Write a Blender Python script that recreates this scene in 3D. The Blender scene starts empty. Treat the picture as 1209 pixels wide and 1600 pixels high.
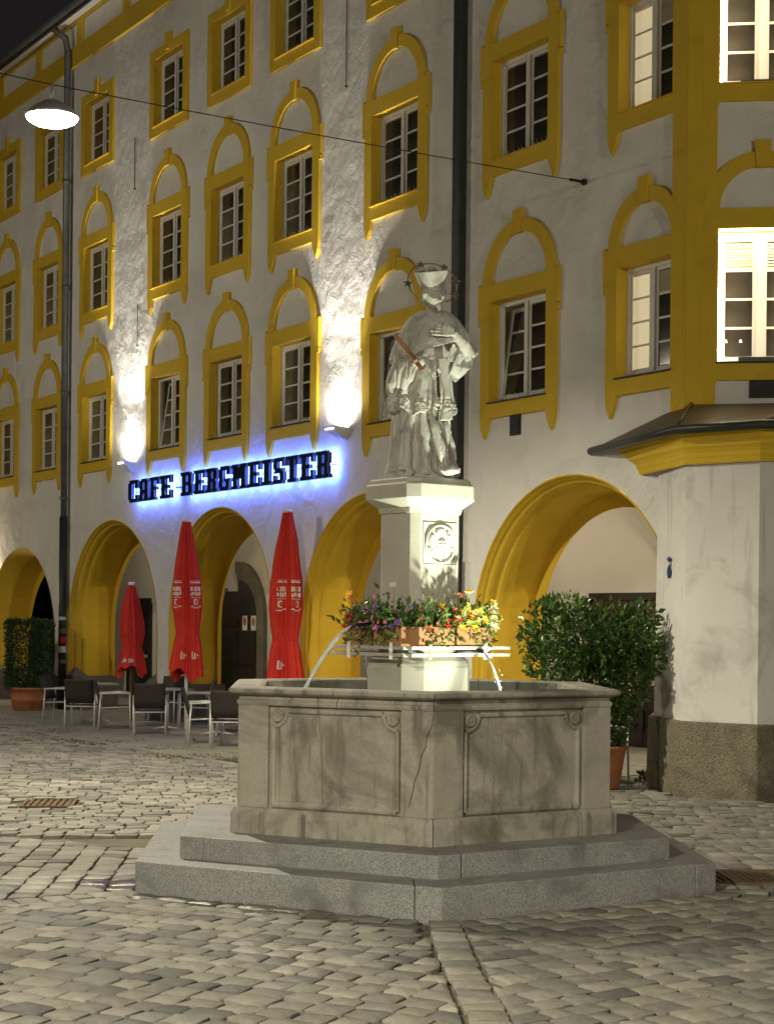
import bpy, bmesh, math, random
from mathutils import Vector, Matrix, Euler, noise
from mathutils.geometry import tessellate_polygon
R = math.radians
random.seed(11)

# ------------------------------------------------------------------ camera, sky, exposure
FPX, EYE, HX, HY, ROLL = 2700.0, 2.0, 605.0, 970.0, 0.0096
scene = bpy.context.scene
COL = scene.collection
cam_d = bpy.data.cameras.new('camera')
cam = bpy.data.objects.new('camera', cam_d)
COL.objects.link(cam)
cam.location = (0, 0, EYE)
cam.rotation_euler = (R(90), -ROLL, 0)
cam_d.sensor_fit = 'VERTICAL'
cam_d.sensor_height = 36.0
cam_d.lens = FPX / 1600.0 * 36.0
cam_d.shift_y = (HY - 800.0) / 1600.0
cam_d.clip_end = 2000
scene.camera = cam
scene.render.resolution_x, scene.render.resolution_y = 773, 1024
scene.render.engine = 'CYCLES'
scene.view_settings.view_transform = 'Standard'
scene.view_settings.look = 'None'
scene.view_settings.exposure = 0.18
scene.view_settings.gamma = 1.0
scene.view_settings.use_curve_mapping = False

world = bpy.data.worlds.new('World')
scene.world = world
world.use_nodes = True
wn = world.node_tree
sky = wn.nodes.new('ShaderNodeTexSky')
sky.sky_type = 'NISHITA'
sky.sun_disc = False
sky.sun_elevation = R(-3.0)          # the sun is well down: night
sky.sun_rotation = R(150)
wn.links.new(sky.outputs['Color'], wn.nodes['Background'].inputs['Color'])
wn.nodes['Background'].inputs['Strength'].default_value = 0.15

# ------------------------------------------------------------------ pixel -> place
def uv(x, y):
    return (x - HX) + ROLL * (y - HY), (y - HY) - ROLL * (x - HX)

def at(x, y, Y):
    """point seen at pixel x,y at depth Y"""
    u, v = uv(x, y)
    return Vector((u / FPX * Y, Y, EYE - v / FPX * Y))

def ground(x, y, z=0.0):
    u, v = uv(x, y)
    Y = (EYE - z) * FPX / v
    return Vector((u / FPX * Y, Y, z))

AL = R(32.3)
SA, CA = math.sin(AL), math.cos(AL)
QX, QY = -7.49, 38.6
WALL_ROT = math.atan2(-CA, SA)

def on_wall(x, y, inw=0.0):
    """pixel -> (s, z) on the facade plane pushed inw metres into the house"""
    u, v = uv(x, y)
    Y = (inw + CA * QX + SA * QY) / (CA * u / FPX + SA)
    X = u / FPX * Y
    s = SA * (X - QX) - CA * (Y - QY)
    return s, EYE - v / FPX * Y

def wall_world(s, inw, z):
    return Vector((QX + SA * s + CA * inw, QY - CA * s + SA * inw, z))

def to_wall(p):
    dx, dy = p[0] - QX, p[1] - QY
    return Vector((SA * dx - CA * dy, CA * dx + SA * dy, p[2]))

# ------------------------------------------------------------------ object helpers
def tag(o, label=None, cat=None, group=None, kind=None):
    if label: o['label'] = label
    if cat: o['category'] = cat
    if group: o['group'] = group
    if kind: o['kind'] = kind
    return o

def empty(name, loc=(0, 0, 0), rz=0.0, **k):
    o = bpy.data.objects.new(name, None)
    COL.objects.link(o)
    o.location = loc
    o.rotation_euler = (0, 0, rz)
    o.empty_display_size = 0.1
    return tag(o, **k)

def link(name, me, mat, parent=None, smooth=False, world_space=False):
    if mat is not None:
        me.materials.append(mat)
    if smooth:
        for p in me.polygons: p.use_smooth = True
    o = bpy.data.objects.new(name, me)
    COL.objects.link(o)
    if parent is not None:
        o.parent = parent
        if world_space:
            m = Matrix.Translation(parent.location) @ parent.rotation_euler.to_matrix().to_4x4()
            o.matrix_parent_inverse = m.inverted()
    return o

def copy_tree(o, parent=None, **k):
    c = o.copy()
    COL.objects.link(c)
    c.parent = parent
    for ch in list(o.children):
        copy_tree(ch, c)
    return tag(c, **k)

class MB:
    """collects shapes for ONE mesh"""
    def __init__(s):
        s.v, s.f, s.smooth = [], [], []
    def add(s, verts, faces, sm=False):
        n = len(s.v)
        s.v.extend([tuple(p) for p in verts])
        s.f.extend([tuple(i + n for i in f) for f in faces])
        s.smooth.extend([sm] * len(faces))
        return s
    def box(s, x0, x1, y0, y1, z0, z1, M=None):
        vs = [Vector((x, y, z)) for z in (z0, z1) for y in (y0, y1) for x in (x0, x1)]
        if M is not None: vs = [M @ p for p in vs]
        return s.add(vs, [(0, 2, 3, 1), (4, 5, 7, 6), (0, 1, 5, 4), (2, 6, 7, 3), (0, 4, 6, 2), (1, 3, 7, 5)])
    def prism(s, poly, lo, hi, f):
        """poly of (a,b), f(a,b,c)->point, c from lo to hi"""
        n = len(poly)
        vs = [f(a, b, lo) for a, b in poly] + [f(a, b, hi) for a, b in poly]
        fs = [tuple(range(n))[::-1], tuple(range(n, 2 * n))]
        fs += [(i, (i + 1) % n, n + (i + 1) % n, n + i) for i in range(n)]
        return s.add(vs, fs)
    def loft(s, rings, closed=True, cap0=False, cap1=False, sm=True):
        n = len(rings[0])
        vs = [p for r in rings for p in r]
        fs = []
        m = n if closed else n - 1
        for k in range(len(rings) - 1):
            for i in range(m):
                j = (i + 1) % n
                fs.append((k * n + i, k * n + j, (k + 1) * n + j, (k + 1) * n + i))
        if cap0: fs.append(tuple(range(n))[::-1])
        if cap1: fs.append(tuple(range((len(rings) - 1) * n, len(rings) * n)))
        return s.add(vs, fs, sm)
    def tube(s, pts, rad, n=8, sm=True, cap=True):
        pts = [Vector(p) for p in pts]
        if not hasattr(rad, '__len__'): rad = [rad] * len(pts)
        rings = []
        up = None
        for i, p in enumerate(pts):
            d = (pts[min(i + 1, len(pts) - 1)] - pts[max(i - 1, 0)])
            if d.length < 1e-9: d = Vector((0, 0, 1))
            d.normalize()
            if up is None:
                up = d.orthogonal().normalized()
            else:
                up = (up - d * up.dot(d))
                if up.length < 1e-6: up = d.orthogonal()
                up.normalize()
            w = d.cross(up)
            rings.append([p + (up * math.cos(a) + w * math.sin(a)) * rad[i]
                          for a in [2 * math.pi * k / n for k in range(n)]])
        return s.loft(rings, True, cap, cap, sm)
    def lathe(s, prof, n=24, c=(0, 0, 0), sm=True, cap0=True, cap1=True):
        rings = [[(c[0] + r * math.cos(2 * math.pi * k / n), c[1] + r * math.sin(2 * math.pi * k / n), c[2] + z)
                  for k in range(n)] for r, z in prof]
        return s.loft(rings, True, cap0, cap1, sm)
    def ball(s, c, r, nu=12, nv=8, M=None):
        if not hasattr(r, '__len__'): r = (r, r, r)
        rings = []
        for j in range(nv + 1):
            t = math.pi * (0.02 + 0.96 * j / nv)
            ring = []
            for i in range(nu):
                a = 2 * math.pi * i / nu
                p = Vector((r[0] * math.sin(t) * math.cos(a), r[1] * math.sin(t) * math.sin(a), -r[2] * math.cos(t)))
                if M is not None: p = M @ p
                ring.append(p + Vector(c))
            rings.append(ring)
        return s.loft(rings, True, True, True, True)
    def mesh(s, name):
        me = bpy.data.meshes.new(name)
        me.from_pydata(s.v, [], s.f)
        for p, q in zip(me.polygons, s.smooth):
            p.use_smooth = q
        me.update()
        return me
    def build(s, name, mat, parent=None, bevel=0.0, ws=False, fix=True):
        me = s.mesh(name)
        if fix or bevel:
            bm = bmesh.new(); bm.from_mesh(me)
            bmesh.ops.recalc_face_normals(bm, faces=bm.faces[:])
            if bevel:
                bmesh.ops.remove_doubles(bm, verts=bm.verts[:], dist=1e-5)
                es = [e for e in bm.edges if len(e.link_faces) == 2 and e.calc_face_angle(0) > 0.5]
                bmesh.ops.bevel(bm, geom=es, offset=bevel, segments=2, profile=0.6, affect='EDGES', clamp_overlap=True)
            bm.to_mesh(me); bm.free()
        return link(name, me, mat, parent, world_space=ws)

# ------------------------------------------------------------------ materials
def new_mat(name):
    m = bpy.data.materials.new(name)
    m.use_nodes = True
    return m, m.node_tree, m.node_tree.nodes['Principled BSDF']

def _ramp(nt, fac, stops):
    r = nt.nodes.new('ShaderNodeValToRGB')
    el = r.color_ramp.elements
    while len(el) < len(stops): el.new(0.5)
    for e, (p, c) in zip(el, stops):
        e.position = p
        e.color = (*c, 1) if len(c) == 3 else c
    nt.links.new(fac, r.inputs['Fac'])
    return r.outputs['Color']

def _noise(nt, vec, scale, detail=5, rough=0.6, dist=0.0):
    n = nt.nodes.new('ShaderNodeTexNoise')
    n.inputs['Scale'].default_value = scale
    n.inputs['Detail'].default_value = detail
    n.inputs['Roughness'].default_value = rough
    n.inputs['Distortion'].default_value = dist
    if vec is not None: nt.links.new(vec, n.inputs['Vector'])
    return n.outputs['Fac']

def _coord(nt, kind='Object', scale=(1, 1, 1)):
    t = nt.nodes.new('ShaderNodeTexCoord')
    mp = nt.nodes.new('ShaderNodeMapping')
    mp.inputs['Scale'].default_value = scale
    nt.links.new(t.outputs[kind], mp.inputs['Vector'])
    return mp.outputs['Vector']

def _mix(nt, fac, a, b, mode='MIX'):
    n = nt.nodes.new('ShaderNodeMix')
    n.data_type = 'RGBA'
    n.blend_type = mode
    for sock, val in ((n.inputs[0], fac), (n.inputs[6], a), (n.inputs[7], b)):
        if hasattr(val, 'node'): nt.links.new(val, sock)
        elif isinstance(val, (int, float)): sock.default_value = val
        else: sock.default_value = (*val, 1)
    return n.outputs[2]

def _bump(nt, bsdf, height, strength, dist, prev=None):
    b = nt.nodes.new('ShaderNodeBump')
    b.inputs['Strength'].default_value = strength
    b.inputs['Distance'].default_value = dist
    nt.links.new(height, b.inputs['Height'])
    if prev is not None: nt.links.new(prev, b.inputs['Normal'])
    nt.links.new(b.outputs['Normal'], bsdf.inputs['Normal'])
    return b.outputs['Normal']

def mottled(name, c1, c2, scale=3.0, rough=0.8, bscale=40.0, bstr=0.3, bdist=0.004, metal=0.0,
            stain=None, streak=None, spec=0.4, speck=None, coarse=None):
    """noise-mottled surface. stain=(colour,scale,lo,hi) patches, streak=(colour,xy scale,z scale,lo,hi) runs down"""
    m, nt, b = new_mat(name)
    vec = _coord(nt)
    col = _ramp(nt, _noise(nt, vec, scale), [(0.3, c1), (0.7, c2)])
    if speck:
        sc, ca, amt = speck
        f = _ramp(nt, _noise(nt, vec, sc, 2, 0.5), [(0.42, (0, 0, 0)), (0.62, (1, 1, 1))])
        mm = nt.nodes.new('ShaderNodeMath'); mm.operation = 'MULTIPLY'; mm.inputs[1].default_value = amt
        nt.links.new(f, mm.inputs[0])
        col = _mix(nt, mm.outputs[0], col, ca)
    if stain:
        f = _ramp(nt, _noise(nt, vec, stain[1], 6, 0.65, 0.6), [(stain[2], (0, 0, 0)), (stain[3], (1, 1, 1))])
        col = _mix(nt, f, col, stain[0])
    if streak:
        v2 = _coord(nt, 'Object', (streak[1], streak[1], streak[2]))
        f = _ramp(nt, _noise(nt, v2, 1.0, 5, 0.6, 0.3), [(streak[3], (0, 0, 0)), (streak[4], (1, 1, 1))])
        col = _mix(nt, f, col, streak[0])
    nt.links.new(col, b.inputs['Base Color'])
    b.inputs['Roughness'].default_value = rough
    b.inputs['Metallic'].default_value = metal
    b.inputs['Specular IOR Level'].default_value = spec
    pr = None
    if coarse:
        hgt = _noise(nt, vec, coarse[0], 8, 0.68, 0.6)
        if len(coarse) > 3:          # rough patches between smoother ones
            mk = _ramp(nt, _noise(nt, vec, coarse[3], 3, 0.55), [(0.38, (0.12, 0.12, 0.12)), (0.60, (1, 1, 1))])
            mm = nt.nodes.new('ShaderNodeMath'); mm.operation = 'MULTIPLY'
            nt.links.new(hgt, mm.inputs[0]); nt.links.new(mk, mm.inputs[1])
            hgt = mm.outputs[0]
        pr = _bump(nt, b, hgt, coarse[1], coarse[2])
    if bstr:
        _bump(nt, b, _noise(nt, vec, bscale, 4, 0.6), bstr, bdist, pr)
    return m

def emit(name, col, strength):
    m, nt, b = new_mat(name)
    b.inputs['Base Color'].default_value = (*col, 1)
    b.inputs['Emission Color'].default_value = (*col, 1)
    b.inputs['Emission Strength'].default_value = strength
    return m

M = {}
M['plaster'] = mottled('white_plaster', (0.74, 0.72, 0.69), (0.82, 0.80, 0.77), 1.2, 0.9, 22, 0.35, 0.006,
                       stain=((0.62, 0.60, 0.57), 0.35, 0.56, 0.75), coarse=(2.6, 0.9, 0.10, 0.7))
M['arcade'] = mottled('arcade_plaster', (0.64, 0.62, 0.58), (0.72, 0.70, 0.66), 0.8, 0.9, 15, 0.2, 0.004)
M['pier'] = mottled('pier_plaster', (0.62, 0.61, 0.59), (0.70, 0.69, 0.66), 1.0, 0.9, 20, 0.3, 0.004,
                    stain=((0.42, 0.41, 0.39), 1.3, 0.54, 0.72), streak=((0.44, 0.43, 0.41), 6, 0.5, 0.57, 0.75))
M['ochre'] = mottled('ochre_paint', (0.62, 0.405, 0.024), (0.71, 0.47, 0.036), 2.0, 0.8, 18, 0.45, 0.006,
                     stain=((0.52, 0.33, 0.03), 1.3, 0.58, 0.75), coarse=(4.0, 0.25, 0.02))
M['white'] = mottled('white_lacquer', (0.70, 0.69, 0.66), (0.78, 0.77, 0.74), 4, 0.45, 30, 0.05, 0.002)
M['plinth'] = mottled('grey_plinth_render', (0.10, 0.095, 0.085), (0.17, 0.16, 0.14), 3, 0.9, 30, 0.5, 0.01)
M['pebble'] = mottled('pebbledash', (0.13, 0.115, 0.085), (0.20, 0.18, 0.135), 1.5, 0.92, 42, 1.0, 0.03,
                      speck=(55, (0.33, 0.29, 0.20), 0.7), stain=((0.07, 0.065, 0.05), 1.6, 0.50, 0.75))
M['stone'] = mottled('basin_stone', (0.27, 0.255, 0.215), (0.39, 0.37, 0.315), 3.0, 0.82, 60, 0.5, 0.005,
                     stain=((0.15, 0.14, 0.112), 1.5, 0.47, 0.62), streak=((0.13, 0.12, 0.095), 11, 0.7, 0.54, 0.68),
                     coarse=(9, 0.35, 0.02), speck=(110, (0.22, 0.21, 0.18), 0.5))
M['pedestal'] = mottled('pedestal_stone', (0.44, 0.42, 0.36), (0.54, 0.52, 0.45), 2.5, 0.8, 70, 0.3, 0.003,
                        speck=(160, (0.30, 0.29, 0.26), 0.4), streak=((0.33, 0.31, 0.26), 9, 1.2, 0.6, 0.75))
M['granite'] = mottled('step_granite', (0.24, 0.24, 0.237), (0.33, 0.33, 0.322), 1.6, 0.6, 150, 0.4, 0.003,
                       speck=(120, (0.08, 0.08, 0.08), 0.75), stain=((0.13, 0.13, 0.125), 2.3, 0.50, 0.66))
M['statue'] = mottled('statue_stone', (0.40, 0.39, 0.355), (0.54, 0.525, 0.48), 6, 0.8, 90, 0.5, 0.005,
                      stain=((0.26, 0.25, 0.22), 5, 0.55, 0.70), streak=((0.28, 0.27, 0.235), 20, 3.0, 0.58, 0.72), coarse=(30, 0.5, 0.015))
M['terracotta'] = mottled('terracotta', (0.36, 0.13, 0.06), (0.45, 0.18, 0.085), 5, 0.8, 40, 0.2, 0.003)
M['mortar'] = mottled('joint_sand', (0.10, 0.09, 0.066), (0.20, 0.175, 0.125), 2.5, 0.95, 120, 0.8, 0.006,
                      stain=((0.06, 0.065, 0.03), 1.1, 0.56, 0.75))
M['slab'] = mottled('terrace_slab', (0.21, 0.20, 0.17), (0.30, 0.285, 0.25), 1.1, 0.85, 60, 0.4, 0.004,
                    stain=((0.07, 0.085, 0.03), 0.9, 0.55, 0.72))
M['dark_pipe'] = mottled('dark_pipe', (0.020, 0.024, 0.025), (0.035, 0.04, 0.04), 6, 0.5, 30, 0.1, 0.002)
M['grey_pipe'] = mottled('zinc_pipe', (0.11, 0.12, 0.12), (0.17, 0.18, 0.18), 4, 0.5, 30, 0.1, 0.002, metal=0.5)
M['copper'] = mottled('weathered_copper_roof', (0.075, 0.06, 0.04), (0.12, 0.10, 0.07), 2.5, 0.42, 14, 0.25, 0.01, metal=0.6)
M['gutter'] = mottled('green_black_gutter', (0.018, 0.022, 0.02), (0.03, 0.036, 0.033), 4, 0.4, 20, 0.1, 0.002)
M['iron'] = mottled('dark_iron', (0.02, 0.02, 0.02), (0.04, 0.038, 0.035), 8, 0.5, 40, 0.2, 0.002, metal=0.6)
M['rust'] = mottled('rusty_cast_iron', (0.09, 0.06, 0.035), (0.15, 0.10, 0.06), 6, 0.8, 60, 0.5, 0.004)
M['wood'] = mottled('cross_wood', (0.26, 0.12, 0.055), (0.36, 0.18, 0.085), 12, 0.6, 60, 0.2, 0.002)
M['planter'] = mottled('planter_wood', (0.34, 0.17, 0.075), (0.46, 0.25, 0.12), 8, 0.75, 60, 0.3, 0.003)
M['door'] = mottled('dark_oak_door', (0.015, 0.011, 0.008), (0.03, 0.022, 0.016), 5, 0.6, 25, 0.3, 0.004)
M['portal'] = mottled('portal_stone', (0.13, 0.12, 0.09), (0.20, 0.18, 0.14), 3, 0.85, 40, 0.4, 0.006)
M['alu'] = mottled('brushed_aluminium', (0.55, 0.54, 0.52), (0.62, 0.61, 0.59), 9, 0.42, 60, 0.05, 0.001, metal=0.35)
M['rattan'] = mottled('dark_rattan', (0.022, 0.018, 0.015), (0.045, 0.036, 0.03), 60, 0.6, 160, 0.8, 0.004)
M['tabletop'] = mottled('grey_tabletop', (0.32, 0.31, 0.30), (0.4, 0.39, 0.37), 4, 0.35, 60, 0.05, 0.001)
M['red'] = mottled('red_canvas', (0.50, 0.022, 0.014), (0.60, 0.032, 0.02), 5, 0.8, 260, 0.15, 0.001)
M['print'] = mottled('white_print', (0.68, 0.66, 0.62), (0.76, 0.74, 0.70), 10, 0.8, 60, 0.05, 0.001)
M['leaf'] = mottled('bush_leaf', (0.03, 0.075, 0.012), (0.10, 0.19, 0.035), 7, 0.32, 30, 0.1, 0.002, spec=0.6)
M['hedge'] = mottled('hedge_leaf', (0.018, 0.045, 0.012), (0.045, 0.095, 0.025), 7, 0.4, 30, 0.1, 0.002, spec=0.5)
M['flower_leaf'] = mottled('planter_leaf', (0.05, 0.10, 0.02), (0.13, 0.21, 0.05), 9, 0.5, 30, 0.1, 0.002)
M['twig'] = mottled('twig_bark', (0.06, 0.045, 0.03), (0.10, 0.08, 0.05), 20, 0.9, 60, 0.4, 0.003)
M['soil'] = mottled('soil', (0.03, 0.022, 0.015), (0.06, 0.045, 0.03), 20, 0.95, 60, 0.6, 0.01)
for nm, c in (('violet', (0.20, 0.09, 0.36)), ('pink', (0.60, 0.20, 0.32)), ('scarlet', (0.60, 0.05, 0.03)),
              ('coral', (0.72, 0.25, 0.12)), ('yellow', (0.80, 0.58, 0.06)), ('cream', (0.80, 0.74, 0.42))):
    M[nm] = mottled('petal_' + nm, c, tuple(min(1, q * 1.25) for q in c), 30, 0.6, 60, 0.1, 0.001)

def glass_dark():
    m, nt, b = new_mat('night_window_glass')
    vec = _coord(nt)
    col = _ramp(nt, _noise(nt, vec, 1.5, 3, 0.5), [(0.35, (0.022, 0.020, 0.017)), (0.7, (0.07, 0.064, 0.054))])
    nt.links.new(col, b.inputs['Base Color'])
    b.inputs['Roughness'].default_value = 0.06
    b.inputs['Specular IOR Level'].default_value = 0.6
    return m
M['glass'] = glass_dark()
M['glass_curtain'] = mottled('glass_before_curtain', (0.07, 0.065, 0.055), (0.15, 0.14, 0.115), 3.5, 0.12, 8, 0.05, 0.002, spec=0.6)
M['lit_pane'] = emit('lit_curtain_pane', (1.0, 0.86, 0.55), 0.34)
M['blind'] = mottled('cream_blind', (0.62, 0.57, 0.42), (0.68, 0.63, 0.47), 4, 0.6, 10, 0.05, 0.001)
M['led'] = emit('warm_led_strip', (1.0, 0.89, 0.66), 55.0)
M['shade'] = emit('lampshade_glow', (1.0, 0.95, 0.8), 0.55)
M['bulb'] = emit('street_lamp_glass', (1.0, 0.86, 0.60), 55.0)
M['flood_glass'] = emit('uplight_glass', (1.0, 0.93, 0.78), 60.0)
M['blue_led'] = emit('blue_sign_led', (0.10, 0.20, 1.0), 32.0)

def water_mat():
    m, nt, b = new_mat('fountain_water')
    b.inputs['Base Color'].default_value = (0.03, 0.05, 0.035, 1)
    b.inputs['Roughness'].default_value = 0.04
    b.inputs['Specular IOR Level'].default_value = 0.6
    vec = _coord(nt)
    _bump(nt, b, _noise(nt, vec, 9, 3, 0.5, 0.5), 0.5, 0.03)
    return m
M['water'] = water_mat()
def jet_mat():
    m, nt, b = new_mat('water_jet')
    b.inputs['Base Color'].default_value = (0.9, 0.93, 0.93, 1)
    b.inputs['Roughness'].default_value = 0.08
    b.inputs['Transmission Weight'].default_value = 0.45
    b.inputs['IOR'].default_value = 1.33
    vec = _coord(nt)
    _bump(nt, b, _noise(nt, vec, 60, 3, 0.6, 1.0), 0.8, 0.02)
    return m
M['jet'] = jet_mat()

def cobble_mat():
    m, nt, b = new_mat('granite_cobble')
    a = nt.nodes.new('ShaderNodeAttribute'); a.attribute_name = 'tone'
    vec = _coord(nt)
    base = _ramp(nt, a.outputs['Fac'], [(0.0, (0.08, 0.083, 0.083)), (0.18, (0.16, 0.157, 0.147)),
                                        (0.55, (0.25, 0.242, 0.215)), (0.85, (0.32, 0.305, 0.262)), (1.0, (0.41, 0.385, 0.32))])
    f = _noise(nt, vec, 9, 6, 0.7)
    col = _mix(nt, 0.55, base, _ramp(nt, f, [(0.3, (0.55, 0.55, 0.55)), (0.7, (1.25, 1.22, 1.15))]), 'MULTIPLY')
    sp = _ramp(nt, _noise(nt, vec, 140, 2, 0.5), [(0.35, (0.7, 0.7, 0.7)), (0.65, (1.2, 1.2, 1.2))])
    col = _mix(nt, 0.6, col, sp, 'MULTIPLY')
    # wet stones where the basin drips, at the foot of the lower step
    dist = None
    for px, py, rad in ((188, 1380, 0.42), (250, 1400, 0.30), (330, 1408, 0.34), (420, 1418, 0.36), (520, 1428, 0.30)):
        P_ = ground(px, py)
        vm = nt.nodes.new('ShaderNodeVectorMath'); vm.operation = 'DISTANCE'
        vm.inputs[1].default_value = (P_.x, P_.y, 0)
        nt.links.new(vec, vm.inputs[0])
        dv = nt.nodes.new('ShaderNodeMath'); dv.operation = 'DIVIDE'; dv.inputs[1].default_value = rad
        nt.links.new(vm.outputs['Value'], dv.inputs[0])
        if dist is None: dist = dv.outputs[0]
        else:
            mn = nt.nodes.new('ShaderNodeMath'); mn.operation = 'MINIMUM'
            nt.links.new(dist, mn.inputs[0]); nt.links.new(dv.outputs[0], mn.inputs[1]); dist = mn.outputs[0]
    ad = nt.nodes.new('ShaderNodeMath'); ad.operation = 'ADD'
    nt.links.new(dist, ad.inputs[0]); nt.links.new(_noise(nt, vec, 7, 3, 0.6), ad.inputs[1])
    wet = _ramp(nt, ad.outputs[0], [(0.95, (1, 1, 1)), (1.0, (0, 0, 0))])
    hf = nt.nodes.new('ShaderNodeMath'); hf.operation = 'MULTIPLY'; hf.inputs[1].default_value = 0.5
    nt.links.new(ad.outputs[0], hf.inputs[0])
    wet = _ramp(nt, hf.outputs[0], [(0.48, (1, 1, 1)), (0.72, (0, 0, 0))])
    col = _mix(nt, wet, col, _mix(nt, 1.0, col, (0.45, 0.44, 0.42), 'MULTIPLY'))
    nt.links.new(col, b.inputs['Base Color'])
    r = _ramp(nt, _noise(nt, vec, 0.55, 4, 0.6), [(0.36, (0.50, 0.50, 0.50)), (0.60, (0.85, 0.85, 0.85))])
    r = _mix(nt, wet, r, (0.16, 0.16, 0.16))
    nt.links.new(r, b.inputs['Roughness'])
    b.inputs['Specular IOR Level'].default_value = 0.3
    p = _bump(nt, b, _noise(nt, vec, 16, 6, 0.7), 0.6, 0.014)
    _bump(nt, b, _noise(nt, vec, 90, 3, 0.6), 0.35, 0.003, p)
    return m
M['cobble'] = cobble_mat()
# ------------------------------------------------------------------ ground
FC = Vector((0.26, 14.0, 0.0))           # fountain centre
PHI = R(2.8)
def hexv(k, a, z=0.0):
    """k=0 front corner, counted anticlockwise seen from above (1 = right)"""
    t = R(-90) + PHI + k * R(60)
    return Vector((FC.x + a * math.cos(t), FC.y + a * math.sin(t), z))

g = MB()
g.add([(-900, -300, -0.035), (900, -300, -0.035), (900, 900, -0.035), (-900, 900, -0.035)], [(0, 1, 2, 3)])
ground_o = g.build('ground', M['mortar'])
tag(ground_o, kind='structure')
plaza = empty('cobbled_square', (0, 0, 0), kind='structure')

def clip(poly, a, b):
    """keep the part of poly left of the line a->b"""
    out = []
    d = b - a
    def side(p): return d.x * (p.y - a.y) - d.y * (p.x - a.x)
    for i in range(len(poly)):
        p, q = poly[i], poly[(i + 1) % len(poly)]
        sp, sq = side(p), side(q)
        if sp >= 0: out.append(p)
        if (sp > 0) != (sq > 0) and abs(sp - sq) > 1e-12:
            out.append(p + (q - p) * (sp / (sp - sq)))
    return out

def area(poly):
    return 0.5 * sum(poly[i].x * poly[(i + 1) % len(poly)].y - poly[(i + 1) % len(poly)].x * poly[i].y for i in range(len(poly)))

V2 = lambda x, y: Vector((x, y))
c2 = V2(FC.x, FC.y)
hv = [V2(*hexv(k, 1.0).xy) - c2 for k in range(6)]
cobbles = []          # (polygon, tone)

def rows(origin, du, dv, u0, u1, v0, v1, planes, size=0.20, wob=0.03, keep=None, wmin=0.85, wmax=1.4):
    v = v0
    k = 0
    while v < v1:
        h = size * random.uniform(0.92, 1.08)
        u = u0 + random.uniform(-0.2, 0)
        ph = random.uniform(0, 6.28)
        while u < u1:
            w = size * random.uniform(wmin, wmax)
            def pt(a, b):
                p = origin + du * a + dv * b
                n = noise.noise(Vector((p.x * 0.9, p.y * 0.9, 3.1)))
                n2 = noise.noise(Vector((p.x * 0.9, p.y * 0.9, 9.7)))
                return p + du * (wob * n2) + dv * (wob * n)
            j = lambda: random.uniform(-0.009, 0.009)
            gp = 0.0065
            q = [pt(u + gp + j(), v + gp + j()), pt(u + w - gp + j(), v + gp + j()),
                 pt(u + w - gp + j(), v + h - gp + j()), pt(u + gp + j(), v + h - gp + j())]
            if area(q) < 0: q.reverse()
            u += w
            c = sum(q, V2(0, 0)) / 4
            if c.y < 7.2 or abs(c.x) > 0.26 * c.y + 1.3: continue
            if keep and not keep(c): continue
            full = abs(area(q))
            for a, b in planes:
                q = clip(q, a, b)
                if len(q) < 3: break
            if len(q) < 3 or abs(area(q)) < 0.3 * full: continue
            cobbles.append((q, random.random()))
        v += h
        k += 1

STEP_A = 2.50
def hexdist(p):
    d = p - c2
    return max(d.x * (hv[k] + hv[(k + 1) % 6]).normalized().x + d.y * (hv[k] + hv[(k + 1) % 6]).normalized().y for k in range(6)) / 0.8660
def sector(k, size, lim):
    a, b = hv[k], hv[(k + 1) % 6]
    du = (b - a).normalized()
    dv = ((a + b) / 2).normalized()
    # radial dividing course takes 0.12 either side of each corner ray
    off_a = V2(-a.y, a.x) * 0.125
    off_b = V2(b.y, -b.x) * 0.125
    pl = [(c2 + off_a, c2 + off_a + a), (c2 + off_b + b, c2 + off_b)]
    ap = STEP_A * 0.866
    rows(c2, du, dv, -14, 14, ap + 0.012, ap + 9.0, pl, size, keep=lim)
def course(k, lim):
    a = hv[k]
    du = a.normalized(); dv = V2(-du.y, du.x)
    rows(c2, du, dv, STEP_A + 0.03, STEP_A + 8, -0.11, 0.10, [], 0.22, 0.02, keep=lim, wmin=0.75, wmax=1.0)
Y_FIELD_L, Y_FIELD_R = 16.0, 15.5
grate_c = ground(1175, 1369)
def near(c):
    if c.x > FC.x and abs(c.x - grate_c.x) < 0.55 and abs(c.y - grate_c.y) < 0.42: return False
    return c.y < (Y_FIELD_L if c.x < FC.x else Y_FIELD_R) + 0.04
sector(5, 0.195, near)      # front-left
sector(0, 0.195, near)      # front-right
sector(4, 0.205, near)      # left
sector(1, 0.205, near)      # right
for k in (0, 1, 5): course(k, near)
cover_c = ground(78, 1254)
TERR = -3.25                # terrace edge, metres in front of the facade
PIL = [V2(3.22, 21.5), V2(3.36, 20.12), V2(4.22, 19.5), V2(6.5, 20.2), V2(6.5, 24)]
def in_poly(p, poly):
    return all((poly[(i + 1) % len(poly)] - poly[i]).cross(p - poly[i]) > 0 for i in range(len(poly)))
def far(c):
    if c.y < (Y_FIELD_L if c.x < FC.x else Y_FIELD_R) - 0.06: return False
    if hexdist(c) < STEP_A + 0.1: return False
    w = to_wall((c.x, c.y, 0))
    if w.y > (TERR if w.x < 15.5 else -0.25): return False
    if in_poly(c, PIL): return False
    if c.x > 0 and abs(c.x - grate_c.x) < 0.55 and abs(c.y - grate_c.y) < 0.42: return False
    return not (abs(c.x - cover_c.x) < 0.32 and abs(c.y - cover_c.y) < 0.45)
fd = V2(1, 0.10).normalized()
rows(V2(0, 14), fd, V2(-fd.y, fd.x), -14, 14, -2, 24, [], 0.195, 0.06, keep=far)

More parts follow.
